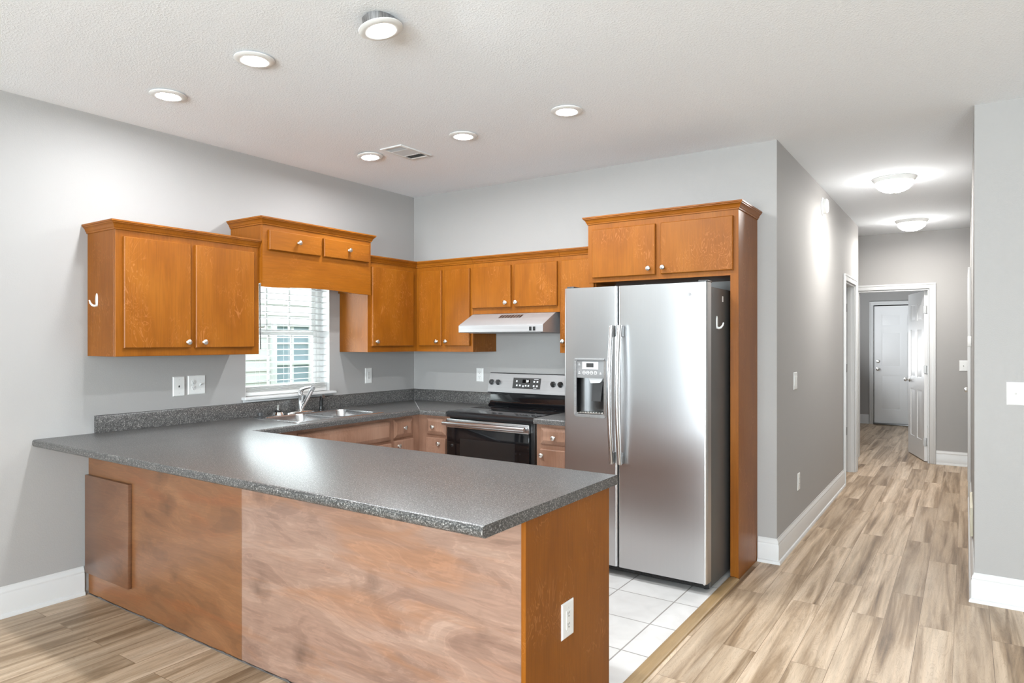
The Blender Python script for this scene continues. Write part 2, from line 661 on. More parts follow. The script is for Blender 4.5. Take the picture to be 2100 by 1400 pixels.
def slab_cells(bm, xs, ys, keep, z0, z1, plane='xy'):
    """A slab from grid cells (shared verts, open holes)."""
    def P(a, b, c):
        return {'xy': (a, b, c), 'xz': (a, c, b)}[plane]
    V = {}

    def g(i, j, k):
        key = (i, j, k)
        if key not in V:
            V[key] = bm.verts.new(P(xs[i], ys[j], (z0, z1)[k]))
        return V[key]
    nx, ny = len(xs) - 1, len(ys) - 1
    on = lambda i, j: 0 <= i < nx and 0 <= j < ny and keep((xs[i] + xs[i + 1]) / 2, (ys[j] + ys[j + 1]) / 2)
    for i in range(nx):
        for j in range(ny):
            if not on(i, j):
                continue
            for k in (0, 1):
                bm.faces.new((g(i, j, k), g(i + 1, j, k), g(i + 1, j + 1, k), g(i, j + 1, k)))
            for di, dj, a, b in ((-1, 0, (i, j), (i, j + 1)), (1, 0, (i + 1, j), (i + 1, j + 1)), (0, -1, (i, j), (i + 1, j)), (0, 1, (i, j + 1), (i + 1, j + 1))):
                if not on(i + di, j + dj):
                    bm.faces.new((g(*a, 0), g(*b, 0), g(*b, 1), g(*a, 1)))
    bmesh.ops.recalc_face_normals(bm, faces=bm.faces)


def text_bm(s, size, loc, rot, depth=0.0004):
    cu = bpy.data.curves.new('t', 'FONT')
    cu.body = s
    cu.size = size
    cu.extrude = depth
    cu.align_x = 'CENTER'
    cu.align_y = 'CENTER'
    o = bpy.data.objects.new('t', cu)
    C.objects.link(o)
    bpy.context.view_layer.update()
    me = bpy.data.meshes.new_from_object(o.evaluated_get(bpy.context.evaluated_depsgraph_get()))
    bm = bm_new()
    bm.from_mesh(me)
    bm.transform(Matrix.LocRotScale(Vector(loc), rot, None))
    bpy.data.objects.remove(o)
    bpy.data.curves.remove(cu)
    bpy.data.meshes.remove(me)
    return bm


# ================================================================== SETTING
T = 0.12
YB = -9.0
XR = 8.0


def wall_holes(a0, a1, z0, z1, holes):
    """cells for a wall with rectangular holes: returns axis lists + keep"""
    xs = sorted({a0, a1, *[h[0] for h in holes], *[h[1] for h in holes]})
    zs = sorted({z0, z1, *[h[2] for h in holes], *[h[3] for h in holes]})

    def keep(a, z):
        return not any(h[0] < a < h[1] and h[2] < z < h[3] for h in holes)
    return xs, zs, keep


def wall_x(name, x0, x1, ya, yb, holes, label, z1=H):     # wall plane facing x
    bm = bm_new()
    xs, zs, keep = wall_holes(ya, yb, 0.0, z1, holes)
    slab_cells(bm, xs, zs, keep, x0, x1, 'xz')
    # built as (a, c, b) = (y, x, z): swap to (x, y, z)
    for v in bm.verts:
        v.co = Vector((v.co.y, v.co.x, v.co.z))
    return structure(name, bm, M['wall'], label, 'wall')


def wall_y(name, y0, y1, xa, xb, holes, label, z1=H):
    bm = bm_new()
    xs, zs, keep = wall_holes(xa, xb, 0.0, z1, holes)
    slab_cells(bm, xs, zs, keep, y0, y1, 'xz')
    return structure(name, bm, M['wall'], label, 'wall')


WIN = (-1.735, -0.983, 1.05, 2.0)          # kitchen window hole in the left wall (y0,y1,z0,z1)
PAT = (-7.25, -4.95, 0.0, 2.1)
wall_x('wall_left', -T - 0.04, 0.0, YB, T, [WIN, PAT], 'light grey wall holding the kitchen window and left cabinets')
wall_y('wall_back', 0.0, T, 0.0, X1, [], 'light grey wall behind the stove and refrigerator')
LD = (2.93, 3.69, 0.0, 2.06)
wall_x('wall_hall_left', X1 - T, X1, T, YE, [LD], 'light grey hallway wall beside the refrigerator cabinet')
RD = (2.95, 3.75, 0.0, 2.06)
wall_x('wall_hall_right', X2, X2 + T, Y2 + T, YF, [RD], 'light grey hallway wall on the right seen edge on')
wall_y('wall_right', Y2, Y2 + T, X2, XR, [], 'light grey wall at the right edge facing the room')
FD = (3.06, 3.82, 0.0, 2.07)
wall_y('wall_far', YF, YF + T, 1.2, X2 + T, [FD], 'taupe grey wall at the end of the hallway')
wall_x('wall_right_side', XR, XR + T, YB, Y2 + T, [], 'grey wall on the far right of the living room')
W1 = (2.1, 4.7, 0.7, 2.2)
W2 = (5.7, 7.5, 0.7, 2.2)
wall_y('wall_front', YB - T, YB, 0.0, XR, [W1, W2], 'grey wall behind the viewpoint with two added windows')
# rooms off the hallway
LY = 8.72
wall_y('wall_utility_back', LY, LY + T, 2.2, 4.7, [], 'pale grey wall of the utility room around the back door')
wall_x('wall_utility_left', 2.2 - T, 2.2, YF + T, LY + T, [], 'pale grey left wall of the utility room')
wall_x('wall_utility_right', 4.6, 4.6 + T, YF + T, LY + T, [], 'pale grey right wall of the utility room')
wall_x('wall_bedroom', 1.2 - T, 1.2, T, YF + T, [], 'pale grey wall of the side room past the left doorway')
wall_x('wall_closet', 5.2, 5.2 + T, Y2 + T, YF + T, [], 'pale grey wall of the room past the right hallway door')

structure('floor', B(-0.16, XR + T, YB - T, LY + T, -0.1, 0.0), M['plank'], 'tan wood look plank floor with dark streaks', 'floor')
structure('floor_kitchen', B(0.0, 2.985, -2.70, 0.0, -0.05, 0.004), M['tile'], 'white square tile floor of the kitchen with grey grout', 'floor')
structure('ceiling', B(-0.16, XR + T, YB - T, LY + T, H, H + 0.1), M['ceil'], 'white ceiling with knockdown texture', 'ceiling')
structure('ground', B(-12, -0.2, -14, 12, -0.5, -0.3), M['grass'], 'lawn outside the kitchen window', 'lawn')

# baseboards -------------------------------------------------------
BP = [(0, 0), (0.026, 0), (0.026, 0.008), (0.022, 0.018), (0.015, 0.022), (0.015, 0.118), (0.012, 0.126), (0.013, 0.134), (0.009, 0.146), (0.004, 0.153), (0.004, 0.162), (0, 0.162)]


def baseboard(name, path, label, pre=None, post=None, prof=BP):
    bm = bm_new()
    sweep(bm, path, prof, pre, post)
    return structure(name, bm, M['trim'], label, 'baseboard', 25)


baseboard('baseboard_left', [(0, -2.775), (0, -4.88)][::-1], 'white baseboard along the left wall beside the peninsula')
baseboard('baseboard_hall_left', [(X1 - 0.118, 0), (X1, 0), (X1, 2.855)], 'white baseboard turning from the back wall into the hallway')
baseboard('baseboard_right', [(X2, 2.87), (X2, Y2), (XR, Y2)], 'white baseboard under the right wall turning into the hallway')
baseboard('baseboard_hall_right', [(X2, YF), (X2, 3.83)], 'short white baseboard on the right near the hallway end')
baseboard('baseboard_far', [(3.89, YF), (X2, YF)], 'white baseboard under the far wall light switch')
baseboard('baseboard_utility', [(2.2, LY), (2.77, LY)], 'white baseboard left of the utility room back door')
baseboard('baseboard_utility_right', [(3.85, LY), (4.6, LY)], 'white baseboard right of the utility room back door')

# wood transition strip along the tile
bm = bm_new()
prism(bm, [(2.985, 0), (2.985, 0.010), (2.996, 0.014), (3.034, 0.014), (3.046, 0.008), (3.048, 0)], 'y', -2.69, -0.452)
structure('trim_1', bm, M['strip'], 'oak transition strip between white tile and plank floor', 'trim')

# casings ----------------------------------------------------------


def casing_y(name, x0, x1, z1, y, sgn, label, w_=0.068, t=0.018, wall_t=T, left=True, right=True):
    """Door casing on a wall facing y; sgn -1 = faces the camera side. Includes jamb lining."""
    bm = bm_new()
    ys = sorted((y, y + sgn * t))
    ys2 = sorted((y, y + sgn * t * 1.35))
    if left:
        box(bm, x0 - w_ + 0.002, x0 - 0.004, *ys, 0, z1 + 0.0035, 0.003)
        box(bm, x0 - w_, x0 - w_ + 0.02, *ys2, 0, z1 + w_ - 0.0202, 0.004)
    if right:
        box(bm, x1 + 0.004, x1 + w_ - 0.002, *ys, 0, z1 + 0.0035, 0.003)
        box(bm, x1 + w_ - 0.02, x1 + w_, *ys2, 0, z1 + w_ - 0.0202, 0.004)
    box(bm, x0 - w_ + 0.002, x1 + w_ - 0.002, *ys, z1 + 0.004, z1 + w_ - 0.002, 0.003)
    box(bm, x0 - w_, x1 + w_, *ys2, z1 + w_ - 0.02, z1 + w_, 0.004)
    a, b = sorted((y, y - sgn * wall_t))
    box(bm, x0 - 0.002, x0 + 0.014, a, b, 0, z1)
    box(bm, x1 - 0.014, x1 + 0.002, a, b, 0, z1)
    box(bm, x0 + 0.0142, x1 - 0.0142, a, b, z1 - 0.014, z1 + 0.002)
    return structure(name, bm, M['trim'], label, 'door trim')


def casing_x(name, y0, y1, z1, x, sgn, label, w_=0.068, t=0.018, wall_t=T):
    bm = bm_new()
    xs = sorted((x, x + sgn * t))
    xs2 = sorted((x, x + sgn * t * 1.35))
    for a, b, c, d in ((y0 - w_, y0 - 0.004, y0 - w_, y0 - w_ + 0.02), (y1 + 0.004, y1 + w_, y1 + w_ - 0.02, y1 + w_)):
        box(bm, *xs, max(a, y0 - w_ + 0.002), min(b, y1 + w_ - 0.002), 0, z1 + 0.0035, 0.003)
        box(bm, *xs2, c, d, 0, z1 + w_ - 0.0202, 0.004)
    box(bm, *xs, y0 - w_ + 0.002, y1 + w_ - 0.002, z1 + 0.004, z1 + w_ - 0.002, 0.003)
    box(bm, *xs2, y0 - w_, y1 + w_, z1 + w_ - 0.02, z1 + w_, 0.004)
    a, b = sorted((x, x - sgn * wall_t))
    box(bm, a, b, y0 - 0.002, y0 + 0.014, 0, z1)
    box(bm, a, b, y1 - 0.014, y1 + 0.002, 0, z1)
    box(bm, a, b, y0 + 0.0142, y1 - 0.0142, z1 - 0.014, z1 + 0.002)
    # door stop
    box(bm, a + 0.05, a + 0.085, y1 - 0.026, y1 - 0.012, 0, z1 - 0.012)
    return structure(name, bm, M['trim'], label, 'door trim')


casing_y('trim_2', FD[0], FD[1], FD[3], YF, -1, 'white casing around the doorway at the hallway end')
tr3 = casing_x('trim_3', LD[0], LD[1], LD[3], X1, 1, 'white casing around the doorway in the left hallway wall')
casing_x('trim_4', RD[0], RD[1], RD[3], X2, -1, 'white casing of the door on the right hallway wall')
casing_y('trim_5', 2.845, 3.77, 2.075, LY, -1, 'white casing around the utility room back door', wall_t=-0.0)


def hinge(bm, c, n):
    """small butt hinge: leaf + knuckle"""
    x, y, z = c
    lathe(bm, [(0, -0.045), (0.0055, -0.045), (0.0055, 0.045), (0, 0.045)], (x, y, z), (0, 0, 1), 10)
    if n == 'x':
        box(bm, x - 0.001, x + 0.001, y - 0.03, y, z - 0.045, z + 0.045)
    else:
        box(bm, x - 0.03, x + 0.03, y - 0.0015, y + 0.0015, z - 0.045, z + 0.045)


for z in (1.82, 1.15, 0.45):
    bm = bm_new()
    hinge(bm, (X1 - 0.098, LD[1] - 0.0165, z), 'y')
    obj('hinge', bm, M['hinge'], tr3)


def six_panel(wd, ht, t):
    """Six-panel door leaf, local: x 0..wd, y 0..t, z 0..ht (both faces moulded)."""
    bm = bm_new()
    r = 0.006
    box(bm, 0, wd, r, t - r, 0, ht)
    st, mid = 0.115, 0.10
    pw = (wd - 2 * st - mid) / 2
    rows = [(0.24, 0.24 + 0.60), (0.99, 0.99 + 0.60), (1.70, 1.70 + 0.20)]
    rows = [(a * ht / 2.05, b * ht / 2.05) for a, b in rows]
    zs = [0] + [q for rr in rows for q in rr] + [ht]
    cols = [(st, st + pw), (st + pw + mid, wd - st)]
    for ya, yb in ((0, r), (t - r, t)):
        box(bm, 0, st, ya, yb, 0, ht)
        box(bm, wd - st, wd, ya, yb, 0, ht)
        for k in range(0, 8, 2):
            box(bm, st, wd - st, ya, yb, zs[k], zs[k + 1])
        for rr in rows:
            box(bm, st + pw, st + pw + mid, ya, yb, rr[0], rr[1])
    for s in (0, 1):
        yo = 0.0005 if s == 0 else t - 0.0005
        yi = r if s == 0 else t - r
        for x0, x1 in cols:
            for z0, z1 in rows:
                g = 0.014
                k = 0.026
                o = [(x0 + g, z0 + g), (x1 - g, z0 + g), (x1 - g, z1 - g), (x0 + g, z1 - g)]
                i = [(x0 + g + k, z0 + g + k), (x1 - g - k, z0 + g + k), (x1 - g - k, z1 - g - k), (x0 + g + k, z1 - g - k)]
                vo = [bm.verts.new((x, yi, z)) for x, z in o]
                vi = [bm.verts.new((x, yo, z)) for x, z in i]
                bm.faces.new(vi)
                for q in range(4):
                    bm.faces.new((vo[q], vo[(q + 1) % 4], vi[(q + 1) % 4], vi[q]))
    return bm


def knob_bm(c, ax, r=0.026):
    bm = bm_new()
    lathe(bm, [(0, 0), (0.032, 0), (0.032, 0.005), (0.013, 0.009), (0.012, 0.026), (r * 0.8, 0.032), (r, 0.044), (r * 0.93, 0.056), (r * 0.55, 0.062), (0, 0.063)], c, ax, 20)
    return bm


# utility room exterior door (closed)
d1 = struct_empty('door_1', (3.31, LY - 0.02, 0.0), 'closed white six panel back door in the utility room', 'door')
bm = six_panel(0.905, 2.03, 0.04)
bmesh.ops.translate(bm, verts=bm.verts, vec=(2.855, LY - 0.042, 0.03))
obj('door_leaf', bm, M['doorp'], d1, 30)
obj('door_knob', knob_bm((2.915, LY - 0.042, 0.965), (0, -1, 0)), M['nickel'], d1)
bm = bm_new()
lathe(bm, [(0, 0), (0.030, 0), (0.028, 0.012), (0.012, 0.016), (0.012, 0.020), (0, 0.020)], (2.915, LY - 0.042, 1.10), (0, -1, 0), 20)
obj('deadbolt', bm, M['nickel'], d1)
obj('threshold', B(2.845, 3.77, LY - 0.09, LY - 0.003, 0.0005, 0.028, 0.005), M['steeld'], d1)

# open leaf at the hallway end
HX, HY = FD[1] - 0.018, YF + T * 0.75
ang = math.atan2(0.73, -0.215)
d2 = struct_empty('door_2', (HX, HY, 0.0), 'open white six panel door at the hallway end', 'door')
R2 = Matrix.Translation((HX, HY, 0)) @ Matrix.Rotation(ang, 4, 'Z')
bm = six_panel(0.735, 2.04, 0.035)
bmesh.ops.translate(bm, verts=bm.verts, vec=(0.004, 0.0, 0.012))
bm.transform(R2)
obj('door_leaf', bm, M['doorp'], d2, 30)
for s, y in ((1, 0.035), (-1, 0.0)):
    bm = knob_bm((0.68, y, 0.955), (0, s, 0))
    bm.transform(R2)
    obj('door_knob', bm, M['nickel'], d2)
for z in (1.83, 1.11, 0.24):
    bm = bm_new()
    hinge(bm, (HX - 0.012, HY - 0.008, z), 'y')
    obj('hinge', bm, M['hinge'], d2)

# door in the right hallway wall
d4 = struct_empty('door_3', (X2 + 0.03, 3.35, 0.0), 'white hallway door on the right wall seen edge on', 'door')
bm = six_panel(0.765, 2.03, 0.035)
bm.transform(Matrix.Translation((X2 + 0.045, 2.967, 0.01)) @ Matrix.Rotation(PI / 2, 4, 'Z'))
obj('door_leaf', bm, M['doorp'], d4, 30)
obj('door_knob', knob_bm((X2 + 0.011, 3.66, 0.955), (-1, 0, 0), 0.027), M['nickel'], d4)
for z in (1.83, 1.16, 0.45):
    bm = bm_new()
    lathe(bm, [(0, -0.045), (0.007, -0.045), (0.007, 0.045), (0, 0.045)], (X2 - 0.006, 2.957, z), (0, 0, 1), 10)
    box(bm, X2 - 0.024, X2 - 0.006, 2.925, 2.957, z - 0.045, z + 0.045)
    obj('hinge', bm, M['hinge'], d4)

# ------------------------------------------------------------------ kitchen window
w1 = struct_empty('window_1', (-0.1, (WIN[0] + WIN[1]) / 2, WIN[2]), 'white double hung kitchen window above the sink', 'window')
bm = bm_new()
y0, y1, z0, z1 = WIN
xf0, xf1 = -0.158, -0.105
for a, b, c, d in ((y0, y0 + 0.035, z0, z1), (y1 - 0.035, y1, z0, z1), (y0 + 0.0352, y1 - 0.0352, z0, z0 + 0.03), (y0 + 0.0352, y1 - 0.0352, z1 - 0.035, z1)):
    box(bm, xf0, xf1, a, b, c, d, 0.003)
obj('window_frame', bm, M['white'], w1)


def sash(x0, x1, za, zb, nv):
    bm = bm_new()
    a, b = y0 + 0.036, y1 - 0.036
    s = 0.034
    box(bm, x0, x1, a, a + s, za, zb, 0.003)
    box(bm, x0, x1, b - s, b, za, zb, 0.003)
    box(bm, x0, x1, a + s + 0.0003, b - s - 0.0003, za, za + s + 0.008, 0.003)
    box(bm, x0, x1, a + s + 0.0003, b - s - 0.0003, zb - s - 0.008, zb, 0.003)
    xm = (x0 + x1) / 2
    for k in range(1, nv + 1):
        yy = a + s + (b - a - 2 * s) * k / (nv + 1)
        box(bm, xm - 0.004, xm + 0.004, yy - 0.008, yy + 0.008, za + s, zb - s)
    zm = (za + zb) / 2
    o = obj('sash', bm, M['white'], w1)
    obj('pane', B(xm - 0.002, xm + 0.002, a + s - 0.004, b - s + 0.004, za + s, zb - s), M['glass'], o)


sash(-0.155, -0.133, 1.49, 1.965, 2)
sash(-0.131, -0.109, 1.08, 1.535, 2)
bm = bm_new()
box(bm, -0.104, 0.045, y0 - 0.03, y1 + 0.035, 1.034, 1.056, 0.006, 3)
box(bm, 0.001, 0.012, y0 - 0.02, y1 + 0.025, 1.017, 1.034, 0.003)
obj('window_sill', bm, M['trim'], w1)
bm = bm_new()
box(bm, -0.105, 0.0, y0, y0 + 0.004, 1.056, z1 - 0.001)
box(bm, -0.105, 0.0, y1 - 0.004, y1, 1.056, z1 - 0.001)
box(bm, -0.105, 0.0, y0, y1, z1 - 0.005, z1 - 0.001)
obj('window_return', bm, M['trim'], w1)

# blind
bl = thing('window_blind', (-0.045, (y0 + y1) / 2, 1.06), 'white horizontal slat blind half covering the kitchen window, slats open', 'blind')
ya, yb = y0 + 0.012, y1 - 0.012
obj('headrail', B(-0.075, -0.02, ya, yb, 1.945, 1.985, 0.004), M['white'], bl)
bm = bm_new()
zz = 1.16
k = 0
SL = 0.0455
while zz < 1.935:
    xs = [-0.072 + 0.050 * i / 4 for i in range(5)]
    pts_t = [(x, zz + 0.0022 - 0.5 * ((x + 0.047) / 0.025) ** 2 * 0.0044 + 0.10 * (x + 0.047)) for x in xs]
    pts_b = [(x, z - 0.0028) for x, z in pts_t][::-1]
    prism(bm, pts_t + pts_b, 'y', ya, yb)
    zz += SL
obj('slats', bm, M['slat'], bl)
bm = bm_new()
for i in range(7):
    box(bm, -0.073, -0.021, ya, yb, 1.083 + i * 0.0062, 1.0866 + i * 0.0062, 0.001, 1)
box(bm, -0.074, -0.02, ya, yb, 1.058, 1.082, 0.004)
obj('bottom_rail', bm, M['white'], bl)
bm = bm_new()
for yy in (ya + 0.12, (ya + yb) / 2, yb - 0.12):
    for x in (-0.0735, -0.0205):
        tube(bm, [(x, yy, 1.08), (x, yy, 1.95)], 0.0009, 6)
obj('ladder_cords', bm, M['white'], bl)
bm = bm_new()
tube(bm, [(-0.012, -1.61, 1.95), (-0.012, -1.608, 1.6), (-0.012, -1.604, 1.39)], 0.0042, 8)
obj('tilt_wand', bm, M['grey'], bl)
bm = bm_new()
tube(bm, [(-0.012, -1.625, 1.545), (-0.010, -1.60, 1.545), (-0.004, -1.585, 1.548), (-0.002, -1.575, 1.556)], 0.004, 8)
obj('wand_hook', bm, M['nickel'], bl)

# made-up patio door and front windows behind the viewpoint, for daylight and reflections
p1 = struct_empty('added_patio_door', (0, (PAT[0] + PAT[1]) / 2, 0), 'added white sliding patio door in the left wall, made up for reflections', 'window')
bm = bm_new()
for a, b in ((PAT[0], PAT[0] + 0.06), (PAT[1] - 0.06, PAT[1]), ((PAT[0] + PAT[1]) / 2 - 0.04, (PAT[0] + PAT[1]) / 2 + 0.04)):
    box(bm, -0.12, -0.04, a, b, 0, PAT[3], 0.004)
box(bm, -0.12, -0.04, PAT[0], PAT[1], PAT[3] - 0.07, PAT[3], 0.004)
box(bm, -0.12, -0.04, PAT[0], PAT[1], 0, 0.08, 0.004)
obj('window_frame', bm, M['white'], p1)
obj('pane', B(-0.085, -0.08, PAT[0] + 0.05, PAT[1] - 0.05, 0.07, PAT[3] - 0.06), M['glass'], p1)
for nm, W_, tx in (('added_window_3', W1, 'wide white window added behind the viewpoint for daylight'), ('added_window_4', W2, 'narrower white window added behind the viewpoint for daylight')):
    p = struct_empty(nm, ((W_[0] + W_[1]) / 2, YB, W_[2]), tx, 'window')
    bm = bm_new()
    xm = (W_[0] + W_[1]) / 2
    for a, b in ((W_[0], W_[0] + 0.05), (W_[1] - 0.05, W_[1]), (xm - 0.03, xm + 0.03)):
        box(bm, a, b, YB - 0.1, YB - 0.03, W_[2], W_[3], 0.004)
    box(bm, W_[0], W_[1], YB - 0.1, YB - 0.03, W_[3] - 0.05, W_[3], 0.004)
    box(bm, W_[0], W_[1], YB - 0.1, YB - 0.03, W_[2], W_[2] + 0.05, 0.004)
    obj('window_frame', bm, M['white'], p)
    obj('pane', B(W_[0] + 0.04, W_[1] - 0.04, YB - 0.068, YB - 0.063, W_[2] + 0.04, W_[3] - 0.04), M['glass'], p)

# neighbour house outside
nb = thing('neighbor_house', (-3.7, 1.5, -0.3), 'pale sided house with a white gridded window seen through the blind', 'house')
bm = bm_new()
z = -0.3
while z < 4.2:
    prism(bm, [(-3.60, z), (-3.585, z), (-3.60, z + 0.15), (-3.70, z + 0.15), (-3.70, z)], 'y', -11.0, 6.5)  # siding stretched unseen past the patio door to dim the refrigerator's reflection
    z += 0.15
obj('siding', bm, M['siding'], nb)
wf = bm_new()
for a, b, c, d in ((1.09, 1.16, 0.55, 1.72), (1.70, 1.77, 0.55, 1.72), (1.161, 1.699, 1.65, 1.719), (1.161, 1.699, 0.551, 0.62), (1.161, 1.699, 1.12, 1.18)):
    box(wf, -3.60, -3.54, a, b, c, d, 0.004)
for yy in (1.43,):
    box(wf, -3.586, -3.566, yy - 0.022, yy + 0.022, 0.6, 1.7)
for zz in (0.87, 1.42):
    box(wf, -3.585, -3.565, 1.12, 1.74, zz - 0.014, zz + 0.014)
wfo = obj('window', wf, M['white'], nb)
obj('pane', B(-3.59, -3.576, 1.12, 1.74, 0.6, 1.7), M['nglass'], wfo)
obj('corner_board', B(-3.60, -3.56, 0.55, 0.64, -0.3, 4.2, 0.004), M['white'], nb)

# ================================================================== UPPER CABINETS
D = 0.3202
ZB = 1.3613


def crown_prof(zt):
    z = zt - 0.05
    return [(0, z), (0.006, z), (0.007, z + 0.008), (0.011, z + 0.012), (0.014, z + 0.022), (0.021, z + 0.031), (0.026, z + 0.034), (0.026, z + 0.038), (0.031, z + 0.041), (0.031, z + 0.05), (0, z + 0.05)]


def door_slab(name, parent, axis, a0, a1, z0, z1, face, mat, raised=False, t=0.020):
    """Overlay door/drawer front. axis 'x' -> plane at x=face spanning y; 'y' -> plane at y=-face spanning x."""
    bm = bm_new()
    e = 0.004
    if not raised:
        lay = [(0, 0.0), (0, t - e), (e, t)]
    else:
        lay = [(0, 0.0), (0, 0.009), (0.003, 0.011), (0.026, 0.0185), (0.028, 0.0195)]
    rings = []
    for ins, dp in lay:
        pts = [(a0 + ins, z0 + ins), (a1 - ins, z0 + ins), (a1 - ins, z1 - ins), (a0 + ins, z1 - ins)]
        if axis == 'x':
            rings.append([bm.verts.new((face + dp, a, z)) for a, z in pts])
        else:
            rings.append([bm.verts.new((a, face - dp, z)) for a, z in pts])
    bm.faces.new(rings[0])
    bm.faces.new(rings[-1])
    for r, s in zip(rings, rings[1:]):
        for q in range(4):
            bm.faces.new((r[q], r[(q + 1) % 4], s[(q + 1) % 4], s[q]))
    return obj(name, bm, mat, parent, 20)


def cab_knob(parent, c, ax):
    bm = bm_new()
    lathe(bm, [(0, 0), (0.009, 0), (0.0085, 0.003), (0.0055, 0.006), (0.006, 0.013), (0.013, 0.017), (0.0155, 0.021), (0.0155, 0.024), (0.011, 0.028), (0, 0.0295)], c, ax, 18)
    obj('knob', bm, M['nickel'], parent)


def upper(name, loc, label):
    return thing(name, loc, label, 'cabinet')


# A: left of the window
ya, yb = -2.7546, -1.8506
ca = upper('wall_cabinet', (0.16, (ya + yb) / 2, ZB), 'amber maple two door wall cabinet left of the window, hook on its side')
obj('carcass', B(0.002, D - 0.019, ya, yb, ZB, 2.068, 0.001, 1), M['wood'], ca)
obj('face_frame', B(D - 0.019, D, ya, yb, ZB, 2.068, 0.0015, 1), M['woodf'], ca)
d = door_slab('door', ca, 'x', -2.715, -2.330, 1.408, 2.026, D + 0.0005, M['wood'])
cab_knob(d, (D + 0.02, -2.352, 1.441), (1, 0, 0))
d = door_slab('door', ca, 'x', -2.298, -1.897, 1.408, 2.026, D + 0.0005, M['wood'])
cab_knob(d, (D + 0.02, -2.250, 1.441), (1, 0, 0))
bm = bm_new()
sweep(bm, [(0.001, ya), (D, ya), (D, yb)], crown_prof(2.1119))
obj('crown_molding', bm, M['woodf'], ca, 25)

# W: bridge cabinet over the window
DW = 0.3556
wa, wb = -1.8496, -0.883
cw = upper('wall_cabinet', (0.17, (wa + wb) / 2, 1.806), 'raised amber maple cabinet bridging the window with two small doors and a valance')
obj('carcass', B(0.002, DW - 0.019, wa + 0.0005, wb, 2.0, 2.222, 0.001, 1), M['wood'], cw)
for a in (wa + 0.0005, wb - 0.014):
    obj('side_panel', B(0.002, DW - 0.019, a, a + 0.014, 1.83, 2.0), M['wood'], cw)
bm = bm_new()
n = 14
pts = [(wa + 0.0005, 2.222), (wa + 0.0005, 1.8057), (wa + 0.12, 1.8057)]
for i in range(n + 1):
    t = i / n
    pts.append((wa + 0.12 + (wb - wa - 0.24) * t, 1.8057 + 0.014 * math.sin(PI * t)))
pts += [(wb - 0.12, 1.8057), (wb, 1.8057), (wb, 2.222)]
q = [pts[0]]
for p in pts[1:]:
    if (Vector(p) - Vector(q[-1])).length > 1e-5:
        q.append(p)
prism(bm, q, 'x', DW - 0.019, DW)
obj('valance', bm, M['woody'], cw)
d = door_slab('door', cw, 'x', -1.808, -1.377, 2.053, 2.184, DW + 0.0005, M['woody'])
cab_knob(d, (DW + 0.02, -1.578, 2.122), (1, 0, 0))
d = door_slab('door', cw, 'x', -1.352, -0.917, 2.053, 2.184, DW + 0.0005, M['woody'])
cab_knob(d, (DW + 0.02, -1.123, 2.122), (1, 0, 0))
bm = bm_new()
sweep(bm, [(0.001, wa + 0.0005), (DW, wa + 0.0005), (DW, wb), (0.001, wb)], crown_prof(2.2661))
obj('crown_molding', bm, M['woody'], cw, 25)

# R: corner cabinet right of the window
ra = -0.8819
cr = upper('wall_cabinet', (0.16, -0.5, ZB), 'amber maple single door corner wall cabinet right of the window')
obj('carcass', B(0.002, D - 0.019, ra + 0.0005, -0.002, ZB, 2.073, 0.001, 1), M['wood'], cr)
obj('face_frame', B(D - 0.019, D, ra + 0.0005, -D - 0.0005, ZB, 2.073), M['woodf'], cr)
d = door_slab('door', cr, 'x', -0.847, -0.374, 1.408, 2.03, D + 0.0005, M['wood'])
cab_knob(d, (D + 0.02, -0.807, 1.444), (1, 0, 0))
bm = bm_new()
sweep(bm, [(D, ra + 0.001), (D, -D)], crown_prof(2.1169), post=(1, -D))
obj('crown_molding', bm, M['woodf'], cr, 25)


def back_upper(x0, x1, zb, doors, label, pre=None, post=None, zt=2.1169):
    c = upper('wall_cabinet', ((x0 + x1) / 2, -0.16, zb), label)
    obj('carcass', B(x0 + 0.0005, x1 - 0.0005, -D + 0.019, -0.002, zb, zt - 0.044, 0.001, 1), M['wood'], c)
    obj('face_frame', B(x0 + 0.0005, x1 - 0.0005, -D, -D + 0.019, zb, zt - 0.044), M['woodf'], c)
    for a, b, za, zc, kx in doors:
        d = door_slab('door', c, 'y', a, b, za, zc, -D - 0.0005, M['wood'])
        cab_knob(d, (kx, -D - 0.02, za + 0.036), (0, -1, 0))
    bm = bm_new()
    sweep(bm, [(x0 + 0.0005, -D), (x1 - 0.0005, -D)], crown_prof(zt), pre=pre, post=post)
    obj('crown_molding', bm, M['woodx'], c, 25)
    return c


back_upper(D + 0.001, 0.925, ZB, [(0.362, 0.607, 1.41, 2.03, 0.566), (0.644, 0.899, 1.41, 2.03, 0.664)], 'amber maple narrow two door wall cabinet between corner and range hood', pre=(D + 0.001, -1))
back_upper(0.926, 1.722, 1.662, [(0.926, 1.296, 1.708, 2.031, 1.256), (1.332, 1.706, 1.708, 2.033, 1.352)], 'short amber maple two door wall cabinet above the range hood')
back_upper(1.723, 2.018, ZB, [(1.740, 2.008, 1.41, 2.035, 1.762)], 'amber maple wall cabinet mostly hidden behind the refrigerator top')

